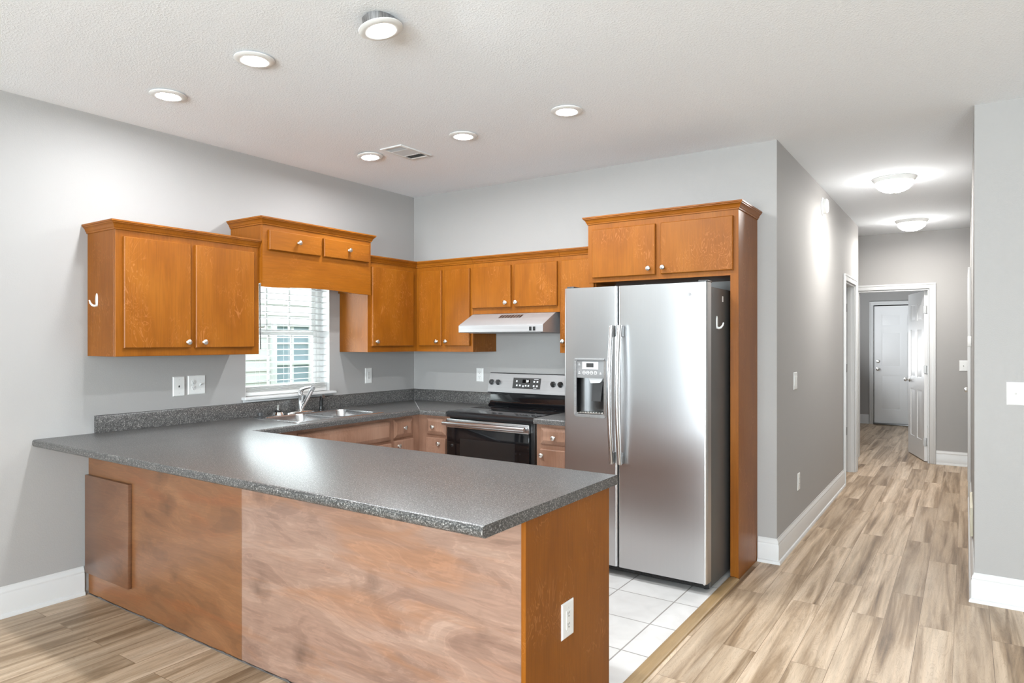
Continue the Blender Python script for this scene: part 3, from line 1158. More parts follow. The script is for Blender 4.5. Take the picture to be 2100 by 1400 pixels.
# F: refrigerator surround
YP = -0.446
XP = 3.0401
cf = upper('refrigerator_cabinet', (2.53, YP / 2, 0.0), 'tall amber maple refrigerator surround with two doors above and full height side panel')
obj('carcass', B(2.0195, XP - 0.02, YP + 0.019, -0.002, 1.853, 2.258, 0.001, 1), M['wood'], cf)
bm = bm_new()
box(bm, 2.0195, 2.991, YP, YP + 0.019, 1.849, 2.258)
box(bm, 2.991, XP - 0.0005, YP, YP + 0.019, 0.0145, 2.258)
obj('face_frame', bm, M['woodf'], cf)
obj('side_panel', B(XP - 0.019, XP, YP + 0.0005, -0.002, 0.001, 2.258, 0.001, 1), M['wood'], cf)
d = door_slab('door', cf, 'y', 2.058, 2.514, 1.879, 2.209, YP - 0.0005, M['wood'])
cab_knob(d, (2.473, YP - 0.02, 1.920), (0, -1, 0))
d = door_slab('door', cf, 'y', 2.551, 3.011, 1.880, 2.210, YP - 0.0005, M['wood'])
cab_knob(d, (2.571, YP - 0.02, 1.921), (0, -1, 0))
bm = bm_new()
sweep(bm, [(2.0195, -D - 0.034), (2.0195, YP), (XP, YP), (XP, -0.001)], crown_prof(2.2979))
obj('crown_molding', bm, M['woodx'], cf, 25)

# ================================================================== BASE CABINETS
ZC0, ZC1 = 0.876, 0.914
XB_ = 0.600        # left run face
YBf = -0.600       # back run face

cs = thing('base_cabinet', (0.3, -1.4, 0.0), 'brown maple sink base run below the window with a wide false drawer front', 'cabinet')
bm = bm_new()
for a, b, c_, d_, e_, f_ in ((0.003, XB_ - 0.019, -2.105, -1.80, 0.10, ZC0 - 0.001), (0.003, XB_ - 0.019, -1.80, -0.90, 0.10, 0.66), (0.003, XB_ - 0.019, -0.90, -0.002, 0.10, ZC0 - 0.001), (0.003, XB_ - 0.07, -2.105, -0.002, 0.005, 0.10)):
    box(bm, a, b, c_, d_, e_, f_)
obj('carcass', bm, M['base'], cs)
obj('face_frame', B(XB_ - 0.019, XB_, -2.105, YBf - 0.0005, 0.10, ZC0 - 0.001), M['base'], cs)
door_slab('false_front', cs, 'x', -1.766, -0.924, 0.705, 0.849, XB_ + 0.0005, M['base'], True)
d = door_slab('drawer', cs, 'x', -0.893, -0.683, 0.712, 0.852, XB_ + 0.0005, M['base'], True)
cab_knob(d, (XB_ + 0.0195, -0.785, 0.785), (1, 0, 0))
d = door_slab('door', cs, 'x', -0.893, -0.683, 0.14, 0.692, XB_ + 0.0005, M['base'])
cab_knob(d, (XB_ + 0.02, -0.853, 0.655), (1, 0, 0))
for a, b, k in ((-1.766, -1.355, -1.39), (-1.335, -0.924, -1.30)):
    d = door_slab('door', cs, 'x', a, b, 0.14, 0.68, XB_ + 0.0005, M['base'])
    cab_knob(d, (XB_ + 0.02, k, 0.64), (1, 0, 0))


def back_base(x0, x1, dx0, dx1, zd, kx, kdoor, label):
    c = thing('base_cabinet', ((x0 + x1) / 2, -0.3, 0), label, 'cabinet')
    bm = bm_new()
    box(bm, x0, x1, YBf + 0.019, -0.002, 0.10, ZC0 - 0.001)
    box(bm, x0, x1, YBf + 0.07, -0.002, 0.005, 0.10)
    obj('carcass', bm, M['base'], c)
    obj('face_frame', B(x0, x1, YBf, YBf + 0.019, 0.10, ZC0 - 0.001), M['base'], c)
    d = door_slab('drawer', c, 'y', dx0, dx1, zd, 0.853, YBf - 0.0005, M['base'], True)
    cab_knob(d, (kx, YBf - 0.0195, 0.785), (0, -1, 0))
    d = door_slab('door', c, 'y', dx0, dx1, 0.14, 0.70, YBf - 0.0005, M['base'])
    cab_knob(d, (kdoor, YBf - 0.02, 0.660), (0, -1, 0))


back_base(XB_ + 0.0005, 0.914, 0.690, 0.884, 0.724, 0.766, 0.824, 'narrow brown maple base cabinet in the corner left of the stove')
back_base(1.697, 2.035, 1.734, 2.008, 0.735, 1.848, 1.753, 'brown maple base cabinet between the stove and the refrigerator')

# peninsula ---------------------------------------------------------
PY = -2.7536
PX = 2.999
pn = thing('peninsula_cabinet', (1.5, -2.45, 0.0), 'brown maple peninsula with plywood back sheets, amber end panel and outlet', 'cabinet')
obj('carcass', B(0.003, PX - 0.0185, PY + 0.0065, -2.150, 0.005, ZC0 - 0.001), M['base'], pn)
obj('back_panel', B(0.012, 1.4695, PY, PY + 0.006, 0.006, ZC0 - 0.002, 0.001, 1), M['sheetA'], pn)['label'] = 'darker brown plywood sheet'
obj('back_panel', B(1.4715, PX - 0.0185, PY, PY + 0.006, 0.006, ZC0 - 0.002, 0.001, 1), M['sheetB'], pn)['label'] = 'plywood sheet with window glare painted into its paler colour'
obj('end_panel', B(PX - 0.018, PX, PY - 0.0005, -2.140, 0.003, ZC0 - 0.001, 0.001, 1), M['wood'], pn)['label'] = 'amber end panel'
obj('access_panel', B(0.014, 0.5, PY - 0.021, PY - 0.0005, 0.128, 0.685, 0.003), M['slab'], pn)['label'] = 'raised dark brown slab'
bm = bm_new()
random.seed(8)
x = 0.03
pts = []
while x < PX - 0.02:
    pts.append((x, 0.003 + random.random() * 0.008))
    x += 0.02 + random.random() * 0.03
poly = [(0.015, 0.0005)] + [(PX - 0.02, 0.0005)] + pts[::-1]
prism(bm, poly, 'y', PY - 0.004, PY - 0.0005)  # dark strip added to stand in for the rough gap with debris
obj('gap_debris_strip', bm, M['gap_debris'], pn)['label'] = 'ragged dark line of the rough gap with debris at the floor'
# kitchen side fronts
x = 0.66
k = 0
while x < 2.9:
    wdt = 0.44
    bm = bm_new()
    box(bm, x, x + wdt, -2.1495, -2.130, 0.72, 0.852, 0.006, 2)
    d = obj('drawer', bm, M['base'], pn)
    cab_knob(d, (x + wdt / 2, -2.130, 0.785), (0, 1, 0))
    bm = B(x, x + wdt, -2.1495, -2.130, 0.13, 0.70, 0.004, 2)
    d = obj('door', bm, M['base'], pn)
    cab_knob(d, (x + (0.04 if k % 2 else wdt - 0.04), -2.130, 0.66), (0, 1, 0))
    x += wdt + 0.02
    k += 1

# ================================================================== COUNTERTOPS
XC, YC = 0.648, -0.648
PI_, PO, PE = -2.122, -3.030, 3.030


def is_top(x, y):
    sink = 0.075 < x < 0.555 and -1.735 < y < -0.975
    left = x < XC
    back = y > YC and x < 0.9115
    pen = y < PI_
    return (left or back or pen) and not sink


def counter_mesh(xs, ys, keep, edges_on):
    bm = bm_new()
    slab_cells(bm, xs, ys, keep, ZC0, ZC1)
    es = [e for e in bm.edges if edges_on(*(v.co for v in e.verts))]
    bmesh.ops.bevel(bm, geom=es, offset=0.013, segments=4, profile=0.5, affect='EDGES')
    return bm


def feq(a, b):
    return abs(a - b) < 1e-4


def roll(a, b):
    if feq(a.z, ZC0) and feq(b.z, ZC0) and feq(a.y, PO) and feq(b.y, PO):
        return True
    if not (feq(a.z, ZC1) and feq(b.z, ZC1)):
        return False
    if feq(a.y, PO) and feq(b.y, PO):
        return True
    if feq(a.y, PI_) and feq(b.y, PI_) and min(a.x, b.x) > XC - 1e-4:
        return True
    if feq(a.x, XC) and feq(b.x, XC) and PI_ - 1e-4 < min(a.y, b.y) and max(a.y, b.y) < YC + 1e-4:
        return True
    if feq(a.y, YC) and feq(b.y, YC) and min(a.x, b.x) > XC - 1e-4:
        return True
    return False


ct = thing('countertop', (1.5, -2.0, ZC0), 'dark grey speckled laminate worktop wrapping from peninsula past the sink to the stove', 'countertop')
bm = counter_mesh([0.001, 0.075, 0.555, XC, 0.9115, PE], [PO, PI_, -1.735, -0.975, YC, -0.001], is_top, roll)
obj('worktop', bm, M['lam'], ct)
bm = bm_new()
prism(bm, [(0.001, ZC1 + 0.0005), (0.021, ZC1 + 0.0005), (0.021, 1.008), (0.017, 1.014), (0.010, 1.0158), (0.001, 1.0158)], 'y', -2.718, -0.0215)
obj('backsplash', bm, M['lam'], ct)
bm = bm_new()
prism(bm, [(-0.001, ZC1 + 0.0005), (-0.021, ZC1 + 0.0005), (-0.021, 1.008), (-0.017, 1.014), (-0.010, 1.0158), (-0.001, 1.0158)], 'x', 0.0015, 0.912)
obj('backsplash', bm, M['lam'], ct)
bm = bm_new()
prism(bm, [(0.021, -0.023), (0.023, -0.021), (XC - 0.003, YC + 0.007), (XC - 0.006, YC + 0.004)], 'z', ZC1 + 0.0001, ZC1 + 0.0007)  # bright counter edge painted as a pale strip along the miter
obj('seam_highlight', bm, M['lgrey'], ct)['label'] = 'diagonal corner seam with its edge highlight painted pale'

ct2 = thing('countertop', (1.87, -0.32, ZC0), 'small grey speckled worktop piece between the stove and the refrigerator', 'countertop')
bm = counter_mesh([1.698, 2.036], [YC, -0.001], lambda x, y: True, lambda a, b: feq(a.y, YC) and feq(b.y, YC) and feq(a.z, ZC1) and feq(b.z, ZC1))
obj('worktop', bm, M['lam'], ct2)
obj('backsplash', B(1.698, 2.036, -0.021, -0.001, ZC1 + 0.0005, 1.0158, 0.003), M['lam'], ct2)

# ================================================================== SINK
sk = thing('kitchen_sink', (0.31, -1.355, ZC1), 'double bowl stainless drop in sink below the kitchen window', 'sink')
ZR = ZC1 + 0.004
SX0, SX1, SY0, SY1 = 0.050, 0.580, -1.760, -0.950
bowls = [(0.150, 0.545, -1.715, -1.375), (0.150, 0.545, -1.335, -0.995)]


def rrect(x0, x1, y0, y1, r, n=5):
    out = []
    for cx_, cy_, a0 in ((x1 - r, y1 - r, 0), (x0 + r, y1 - r, 90), (x0 + r, y0 + r, 180), (x1 - r, y0 + r, 270)):
        for i in range(n + 1):
            a = math.radians(a0 + 90 * i / n)
            out.append((cx_ + r * math.cos(a), cy_ + r * math.sin(a)))
    return out


bm = bm_new()
rim_edges = []
for loop in [rrect(SX0, SX1, SY0, SY1, 0.03)] + [rrect(*b, 0.06) for b in bowls]:
    vs = [bm.verts.new((x, y, ZR)) for x, y in loop]
    es = [bm.edges.new((vs[i], vs[(i + 1) % len(vs)])) for i in range(len(vs))]
    rim_edges += es
bmesh.ops.triangle_fill(bm, edges=rim_edges, use_beauty=True)
ol = rrect(SX0 - 0.004, SX1 + 0.004, SY0 - 0.004, SY1 + 0.004, 0.033)
il = rrect(SX0, SX1, SY0, SY1, 0.03)
vo = [bm.verts.new((x, y, ZC1 + 0.0006)) for x, y in ol]
vi = [bm.verts.new((x, y, ZR)) for x, y in il]
for i in range(len(vo)):
    j = (i + 1) % len(vo)
    bm.faces.new((vo[i], vo[j], vi[j], vi[i]))
bmesh.ops.remove_doubles(bm, verts=bm.verts, dist=1e-5)
obj('rim', bm, M['steel'], sk)
for b in bowls:
    bm = bm_new()
    rings = []
    for ins, z, r in ((0.0, ZR, 0.06), (0.004, ZR - 0.010, 0.058), (0.010, ZR - 0.09, 0.055), (0.018, ZR - 0.15, 0.05), (0.035, ZR - 0.168, 0.04), (0.12, ZR - 0.172, 0.03)):
        rings.append([bm.verts.new((x, y, z)) for x, y in rrect(b[0] + ins, b[1] - ins, b[2] + ins, b[3] - ins, r)])
    for a, c_ in zip(rings, rings[1:]):
        for i in range(len(a)):
            j = (i + 1) % len(a)
            bm.faces.new((a[i], a[j], c_[j], c_[i]))
    bm.faces.new(rings[-1])
    o = obj('bowl', bm, M['steel'], sk, 60)
    bm = bm_new()
    cx_, cy_ = (b[0] + b[1]) / 2, (b[2] + b[3]) / 2
    lathe(bm, [(0, 0.001), (0.042, 0.001), (0.044, 0.003), (0.036, 0.004), (0.03, 0.0015), (0, 0.0015)], (cx_, cy_, ZR - 0.172), (0, 0, 1), 24)
    obj('drain', bm, M['chrome'], o)

fc = thing('faucet', (0.095, -1.335, ZR), 'chrome single lever pull out faucet on the sink deck', 'faucet')
bm = bm_new()
n = 28
esc = []
for zo, sc in ((0.0002, 1.0), (0.006, 1.0), (0.012, 0.86), (0.016, 0.5)):
    esc.append([bm.verts.new((0.095 + 0.031 * sc * math.cos(2 * PI * i / n), -1.335 + (0.095 * sc * math.copysign(1, math.sin(2 * PI * i / n))) * abs(math.sin(2 * PI * i / n)) ** 0.6 + 0.03 * sc * math.sin(2 * PI * i / n), ZR + zo)) for i in range(n)])
for a, b in zip(esc, esc[1:]):
    for i in range(n):
        bm.faces.new((a[i], a[(i + 1) % n], b[(i + 1) % n], b[i]))
bm.faces.new(esc[-1])
bm.faces.new(esc[0])
obj('escutcheon', bm, M['chrome'], fc, 50)
bm = bm_new()
lathe(bm, [(0, 0), (0.026, 0), (0.024, 0.01), (0.0195, 0.02), (0.0185, 0.112), (0.0205, 0.116), (0.0205, 0.122), (0.0, 0.122)], (0.095, -1.335, ZR + 0.012), (0, 0, 1), 20)
obj('faucet_body', bm, M['chrome'], fc)
bm = bm_new()
tube(bm, [(0.088, -1.335, ZR + 0.132), (0.09, -1.335, ZR + 0.152), (0.102, -1.335, ZR + 0.168), (0.13, -1.335, ZR + 0.180), (0.17, -1.335, ZR + 0.188), (0.215, -1.335, ZR + 0.196)], [0.018, 0.0175, 0.015, 0.011, 0.0085, 0.008], 14)
obj('lever', bm, M['chrome'], fc, 60)
bm = bm_new()
tube(bm, [(0.098, -1.335, ZR + 0.022), (0.125, -1.335, ZR + 0.055), (0.17, -1.335, ZR + 0.115), (0.205, -1.335, ZR + 0.160), (0.222, -1.335, ZR + 0.178)], [0.011, 0.013, 0.0155, 0.0165, 0.016], 14)
obj('spout', bm, M['chrome'], fc, 60)
bm = bm_new()
tube(bm, [(0.221, -1.335, ZR + 0.177), (0.232, -1.335, ZR + 0.187), (0.238, -1.335, ZR + 0.186)], [0.0165, 0.0165, 0.012], 14)
obj('spray_tip', bm, M['grey'], fc)

sp = thing('side_sprayer', (0.085, -1.137, ZR), 'black side sprayer standing right of the faucet', 'sprayer')
bm = bm_new()
lathe(bm, [(0, 0.0003), (0.024, 0.0003), (0.024, 0.006), (0.017, 0.012), (0.016, 0.03), (0.0, 0.031)], (0.085, -1.137, ZR), (0, 0, 1), 20)
obj('holder', bm, M['black'], sp)
bm = bm_new()
tube(bm, [(0.085, -1.137, ZR + 0.03), (0.085, -1.137, ZR + 0.065), (0.088, -1.137, ZR + 0.09), (0.094, -1.137, ZR + 0.102), (0.106, -1.137, ZR + 0.106)], [0.012, 0.0145, 0.014, 0.015, 0.012], 14)
obj('spray_head', bm, M['black'], sp, 60)
bm = bm_new()
lathe(bm, [(0.010, 0), (0.0145, 0), (0.0145, 0.003), (0.010, 0.003)], (0.107, -1.137, ZR + 0.106), (1, 0, 0.3), 18)
obj('nozzle_ring', bm, M['chrome'], sp)

st = thing('sink_strainer', (0.095, -1.535, ZR), 'chrome sink strainer with black rubber disc and upright pin on the deck', 'strainer')
bm = bm_new()
lathe(bm, [(0, 0.0003), (0.040, 0.0003), (0.042, 0.006), (0.034, 0.022), (0.022, 0.026), (0, 0.026)], (0.095, -1.535, ZR), (0, 0, 1), 24)
obj('basket', bm, M['chrome'], st)
bm = bm_new()
lathe(bm, [(0, 0.026), (0.026, 0.026), (0.027, 0.031), (0.024, 0.036), (0, 0.036)], (0.095, -1.535, ZR), (0, 0, 1), 24)
obj('rubber_disc', bm, M['black'], st)
bm = bm_new()
lathe(bm, [(0, 0.036), (0.005, 0.036), (0.005, 0.068), (0.006, 0.072), (0, 0.074)], (0.095, -1.535, ZR), (0, 0, 1), 12)
obj('pin', bm, M['nickel'], st)
bm = bm_new()
lathe(bm, [(0, 0.0003), (0.040, 0.0003), (0.041, 0.005), (0.022, 0.007), (0.0185, 0.010), (0.0195, 0.028), (0.0195, 0.032), (0, 0.032)], (0.108, -1.690, ZR), (0, 0, 1), 24)
tag(obj('sink_stopper', bm, M['dgrey']), 'dark rubber sink stopper at the left end of the deck', 'stopper')

# ================================================================== RANGE
RX0, RX1 = 0.915, 1.6965
rg = thing('electric_range', (1.305, -0.33, 0.0), 'stainless and black freestanding electric stove between the base cabinets', 'stove')
obj('body', B(RX0 + 0.002, RX1 - 0.002, -0.602, -0.04, 0.02, 0.872, 0.003), M['black'], rg)
bm = bm_new()
prism(bm, [(-0.636, 0.874), (-0.638, 0.905), (-0.633, 0.915), (-0.62, 0.919), (-0.07, 0.919), (-0.07, 0.874)], 'x', RX0 + 0.001, RX1 - 0.001)
ck = obj('cooktop', bm, M['cooktop'], rg)
for cx_, cy_, r in ((1.10, -0.47, 0.10), (1.51, -0.47, 0.085), (1.10, -0.21, 0.075), (1.51, -0.21, 0.10)):
    bm = bm_new()
    lathe(bm, [(r - 0.003, 0), (r, 0), (r, 0.0004), (r - 0.003, 0.0004)], (cx_, cy_, 0.9192), (0, 0, 1), 40)
    for f in [f for f in bm.faces if len(f.verts) > 8]:
        bm.faces.remove(f)
    obj('burner_ring', bm, M['dgrey'], ck)
bm = bm_new()
prism(bm, [(-0.115, 0.9195), (-0.118, 0.93), (-0.096, 0.945), (-0.088, 0.962), (-0.086, 1.03), (-0.045, 1.03), (-0.045, 0.9195)], 'x', RX0 + 0.012, RX1 - 0.012)
obj('riser', bm, M['blackg'], rg)
bm = bm_new()
prism(bm, [(-0.120, 1.031), (-0.116, 1.026), (-0.046, 1.026), (-0.046, 1.188), (-0.078, 1.188), (-0.082, 1.184)], 'x', RX0 + 0.006, RX1 - 0.006)
obj('backguard_cap', bm, M['black'], rg)
# leaning control fascia
fa, fb = Vector((0, -0.123, 1.033)), Vector((0, -0.086, 1.183))
dirv = (fb - fa).normalized()
nrm = Vector((0, -dirv.z, dirv.y))


def fasc(x, s, out=0.0):
    p = fa + (fb - fa) * s + nrm * out
    return Vector((x, p.y, p.z))


def fasc_box(bm, x0, x1, s0, s1, o0, o1, r=0.0):
    vs = [bm.verts.new(fasc(x, s, o)) for x in (x0, x1) for s in (s0, s1) for o in (o0, o1)]
    for q in ((0, 1, 3, 2), (4, 6, 7, 5), (0, 4, 5, 1), (2, 3, 7, 6), (0, 2, 6, 4), (1, 5, 7, 3)):
        bm.faces.new([vs[i] for i in q])


bm = bm_new()
fasc_box(bm, RX0 + 0.008, RX1 - 0.008, 0.0, 1.0, 0.0005, 0.004)
bmesh.ops.bevel(bm, geom=bm.edges[:], offset=0.0015, segments=2, affect='EDGES')
pnl = obj('control_panel', bm, M['satin'], rg)
bm = bm_new()
fasc_box(bm, 1.165, 1.425, 0.24, 0.80, 0.0042, 0.0055)
obj('display', bm, M['dgrey'], pnl)
bm = bm_new()
fasc_box(bm, 1.255, 1.325, 0.54, 0.72, 0.0056, 0.006)
obj('clock_window', bm, M['blackg'], pnl)
rotp = Matrix.Rotation(math.atan2(dirv.z, dirv.y), 3, 'X').to_quaternion()
p = fasc(1.30, 0.63, 0.0062)
obj('clock_digits', text_bm('20', 0.026, p, rotp), M['digit'], pnl)
for x, s in ((1.20, 0.62), (1.205, 0.40), (1.235, 0.40), (1.265, 0.37), (1.29, 0.40), (1.315, 0.40), (1.365, 0.62), (1.395, 0.62), (1.365, 0.40), (1.395, 0.40)):
    bm = bm_new()
    fasc_box(bm, x - 0.0075, x + 0.0075, s - 0.045, s + 0.045, 0.0056, 0.006)
    obj('key', bm, M['legend'], pnl)
for x0, x1, s0, s1 in ((1.362, 1.402, 0.735, 0.76), (1.362, 1.392, 0.275, 0.295)):
    bm = bm_new()
    fasc_box(bm, x0, x1, s0, s1, 0.0056, 0.006)
    obj('key_legend', bm, M['legend'], pnl)
for x in (0.958, 1.022, 1.541, 1.606):
    bm = bm_new()
    c = fasc(x, 0.52, 0.004)
    lathe(bm, [(0, 0), (0.021, 0), (0.0225, 0.003), (0.0225, 0.006), (0.018, 0.009), (0.017, 0.022), (0.014, 0.025), (0, 0.0255)], c, nrm, 22)
    kb = obj('control_knob', bm, M['dgrey'] if x < 1.3 else M['black'], pnl)  # left knobs and grips lighter: glare put into their colour
    bm = bm_new()
    c0 = fasc(x, 0.52, 0.0)
    a = fasc(0, 0.52 - 0.10, 0.0)
    fasc_box(bm, x - 0.005, x + 0.005, 0.41, 0.63, 0.018, 0.033)
    obj('knob_grip', bm, M['dgrey'] if x < 1.3 else M['black'], kb)
# oven door
dr = obj('oven_door', B(RX0 + 0.003, RX1 - 0.003 - 0.036, -0.640, -0.603, 0.20, 0.796, 0.003), M['blackg'], rg)
bm = bm_new()
box(bm, RX0 + 0.003, RX1 - 0.003 - 0.036, -0.644, -0.603, 0.797, 0.862, 0.004)
obj('door_band', bm, M['steel'], dr)['label'] = 'stainless band along the oven door top'
obj('oven_window', B(1.045, 1.54, -0.6415, -0.6402, 0.33, 0.72, 0.0), M['ovenwin'], dr)
bm = bm_new()
tube(bm, [(RX0 + 0.006, -0.69, 0.833), (1.1, -0.694, 0.833), (1.45, -0.694, 0.833), (RX1 - 0.044, -0.69, 0.833)], [0.0165, 0.018, 0.018, 0.0165], 16)
for x in (RX0 + 0.03, RX1 - 0.068):
    box(bm, x - 0.012, x + 0.012, -0.688, -0.6445, 0.822, 0.844, 0.003)
obj('handle', bm, M['steel'], dr, 50)
bm = bm_new()
box(bm, RX0 + 0.003, RX1 - 0.039, -0.640, -0.603, 0.05, 0.194, 0.004)
obj('storage_drawer', bm, M['steel'], rg)
obj('side_trim', B(RX1 - 0.037, RX1 - 0.003, -0.622, -0.603, 0.03, 0.872, 0.002), M['black'], rg)
for x in (RX0 + 0.05, RX1 - 0.05):
    for y in (-0.55, -0.1):
        bm = bm_new()
        lathe(bm, [(0, 0.0045), (0.018, 0.0045), (0.018, 0.02), (0, 0.02)], (x, y, 0), (0, 0, 1), 14)
        obj('foot', bm, M['black'], rg)

# ================================================================== RANGE HOOD
hd = thing('range_hood', (1.31, -0.25, 1.508), 'stainless under cabinet range hood over the stove', 'hood')
bm = bm_new()
prism(bm, [(-0.003, 1.512), (-0.497, 1.512), (-0.507, 1.516), (-0.507, 1.564), (-0.502, 1.570), (-0.336, 1.655), (-0.318, 1.6605), (-0.003, 1.6605)], 'x', 0.926, 1.690)
hs = obj('hood_shell', bm, M['satin'], hd, 25)
bm = bm_new()
sl = Vector((0, 0.166, 0.085))
nn = Vector((0, -0.085, 0.166)).normalized()
p0 = Vector((0, -0.502, 1.570))
for i in range(8):
    x = 1.225 + i * 0.026
    q = [p0 + sl * s + Vector((xx, 0, 0)) for s in (0.62, 0.90) for xx in (x, x + 0.019)]
    vs = [bm.verts.new(a + nn * o) for a in (q[0], q[1], q[3], q[2]) for o in (0.0002, 0.0012)]
    bm.faces.new((vs[1], vs[3], vs[5], vs[7]))
    for k in range(4):
        a = 2 * k
        b = (a + 2) % 8
        bm.faces.new((vs[a], vs[b], vs[b + 1], vs[a + 1]))
obj('vent_slots', bm, M['steeld'], hd)
for x in (1.585, 1.617):
    obj('rocker_switch', B(x - 0.010, x + 0.010, -0.511, -0.5072, 1.524, 1.553, 0.002), M['black'], hd)
obj('grease_filter', B(0.98, 1.63, -0.44, -0.06, 1.508, 1.5118), M['grey'], hd)

# ================================================================== REFRIGERATOR
FX0, FX1 = 2.041, 2.968
FY = -0.820
fr = thing('refrigerator', (2.5, -0.42, 0.0), 'stainless side by side refrigerator with ice dispenser under amber cabinet', 'refrigerator')
obj('cabinet_body', B(2.045, 2.9622, -0.738, -0.06, 0.025, 1.762, 0.004), M['fridgeside'], fr)
DX0, DX1, DZ0, DZ1 = 2.136, 2.326, 0.990, 1.330


def fridge_door(x0, x1, hole=None):
    bm = bm_new()
    xs, zs = [x0, x1], [0.068, 1.784]
    if hole:
        xs = sorted(xs + [hole[0], hole[1]])
        zs = sorted(zs + [hole[2], hole[3]])
    keep = (lambda a, z: not (hole[0] < a < hole[1] and hole[2] < z < hole[3])) if hole else (lambda a, z: True)
    slab_cells(bm, xs, zs, keep, FY, -0.745, 'xz')
    es = []
    for e in bm.edges:
        a, b = e.verts[0].co, e.verts[1].co
        if feq(a.y, FY) and feq(b.y, FY) and feq(a.x, b.x) and (feq(a.x, x0) or feq(a.x, x1)):
            es.append(e)
    bmesh.ops.bevel(bm, geom=es, offset=0.016, segments=6, profile=0.5, affect='EDGES')
    return bm


ld = obj('freezer_door', fridge_door(FX0, 2.4135, (DX0, DX1, DZ0, DZ1)), M['steelv'], fr)
rd = obj('fresh_food_door', fridge_door(2.4195, FX1), M['steelv'], fr)
for dd, x0, x1 in ((ld, 2.381, 2.406), (rd, 2.433, 2.458)):
    bm = bm_new()
    n = 16
    xm = (x0 + x1) / 2
    ring = []
    for i in range(n + 1):
        t = i / n
        z = 0.700 + (1.544 - 0.700) * t
        bow = math.sin(PI * t)
        yy = FY - 0.042 - 0.026 * bow
        xo = -0.004 * bow
        ring.append([bm.verts.new((xm + xo + a, yy + b, z)) for a, b in ((-0.0135, 0.004), (-0.010, -0.006), (0, -0.010), (0.010, -0.006), (0.0135, 0.004), (0.012, 0.013), (-0.012, 0.013))])
    for a, b in zip(ring, ring[1:]):
        for k in range(7):
            bm.faces.new((a[k], a[(k + 1) % 7], b[(k + 1) % 7], b[k]))
    bm.faces.new(ring[0])
    bm.faces.new(ring[-1])
    hh = obj('handle', bm, M['steel'], dd, 60)
    for z in (0.735, 1.508):
        obj('handle_post', B(xm - 0.007, xm + 0.013, FY - 0.040, FY - 0.0003, z - 0.034, z + 0.034, 0.003), M['grey'], hh)
# dispenser
bm = bm_new()
o_ = rrect(2.117, 2.345, 0.968, 1.338, 0.022)
top = [(x, z + (0.007 * math.sin(PI * (x - 2.117) / 0.228) if z > 1.25 else 0)) for x, z in o_]
i_ = rrect(DX0, DX1, DZ0, DZ1 - 0.002, 0.010)
vo0 = [bm.verts.new((x, FY - 0.0003, z)) for x, z in top]
vo1 = [bm.verts.new((2.231 + (x - 2.231) * 0.985, FY - 0.010, 1.15 + (z - 1.15) * 0.99)) for x, z in top]
vi1 = [bm.verts.new((x, FY - 0.008, z)) for x, z in i_]
vi0 = [bm.verts.new((x, FY + 0.006, z)) for x, z in i_]
m_ = len(vo0)
for a, b in ((vo0, vo1), (vo1, vi1), (vi1, vi0)):
    for k in range(m_):
        bm.faces.new((a[k], a[(k + 1) % m_], b[(k + 1) % m_], b[k]))
fm = obj('dispenser_frame', bm, M['steel'], ld, 60)
fm['label'] = 'raised stainless frame around the ice dispenser'
obj('dispenser_hood', B(2.126, 2.336, FY - 0.020, FY - 0.0085, 1.327, 1.340, 0.004), M['grey'], fm)
obj('dispenser_panel', B(DX0 + 0.001, DX1 - 0.001, FY - 0.004, FY + 0.012, 1.216, 1.328, 0.001), M['grey'], fm)
# cavity liner (rounded back)
bm = bm_new()
prof = [(DX0, FY + 0.004)]
for k in range(9):
    a = PI - PI * k / 8
    prof.append((2.231 + 0.0925 * math.cos(a), FY + 0.03 + 0.042 * math.sin(a)))
prof += [(DX1, FY + 0.004)]
back = [(x * 1.0, y + 0.0015) for x, y in prof]
va = [bm.verts.new((x, y, DZ0 + 0.002)) for x, y in prof]
vb = [bm.verts.new((x, y, 1.217)) for x, y in prof]
for k in range(len(va) - 1):
    bm.faces.new((va[k], va[k + 1], vb[k + 1], vb[k]))
bm.faces.new(va)
obj('dispenser_recess', bm, M['recess'], fm, 60)
bm = bm_new()
prism(bm, [(2.212, 1.217), (2.312, 1.217), (2.300, 1.196), (2.288, 1.186), (2.225, 1.183)], 'y', FY + 0.012, FY + 0.05)
obj('chute', bm, M['lgrey'], fm)
bm = bm_new()
vs = [(2.236, 1.184), (2.306, 1.190), (2.290, 1.070), (2.226, 1.070)]
prism(bm, vs, 'y', FY + 0.022, FY + 0.034)
obj('dispenser_paddle', bm, M['dgrey'], fm)
bm = bm_new()
box(bm, DX0 + 0.003, DX1 - 0.003, FY + 0.0, FY + 0.055, 0.9925, 0.997)
for i in range(9):
    x = DX0 + 0.02 + i * 0.019
    box(bm, x - 0.004, x + 0.004, FY + 0.004, FY + 0.05, 0.997, 1.001, 0.001, 1)
obj('drip_grille', bm, M['nickel'], fm)
bm = bm_new()
box(bm, 2.175, 2.288, FY - 0.0055, FY - 0.0042, 1.270, 1.318, 0.0004, 1)
ib = obj('display_bezel', bm, M['lgrey'], fm)
obj('display_window', B(2.205, 2.255, FY - 0.0062, FY - 0.0056, 1.283, 1.309), M['dgrey'], ib)
bm = bm_new()
for x in (2.188, 2.214, 2.240, 2.268):
    lathe(bm, [(0.0085, 0), (0.0105, 0), (0.0105, 0.0006), (0.0085, 0.0006)], (x, FY - 0.0042, 1.249), (0, -1, 0), 20)
    for f in [f for f in bm.faces if len(f.verts) > 8]:
        bm.faces.remove(f)
for x in (2.188, 2.214, 2.240, 2.268):
    box(bm, x - 0.006, x + 0.006, FY - 0.0049, FY - 0.0042, 1.2475, 1.2505)
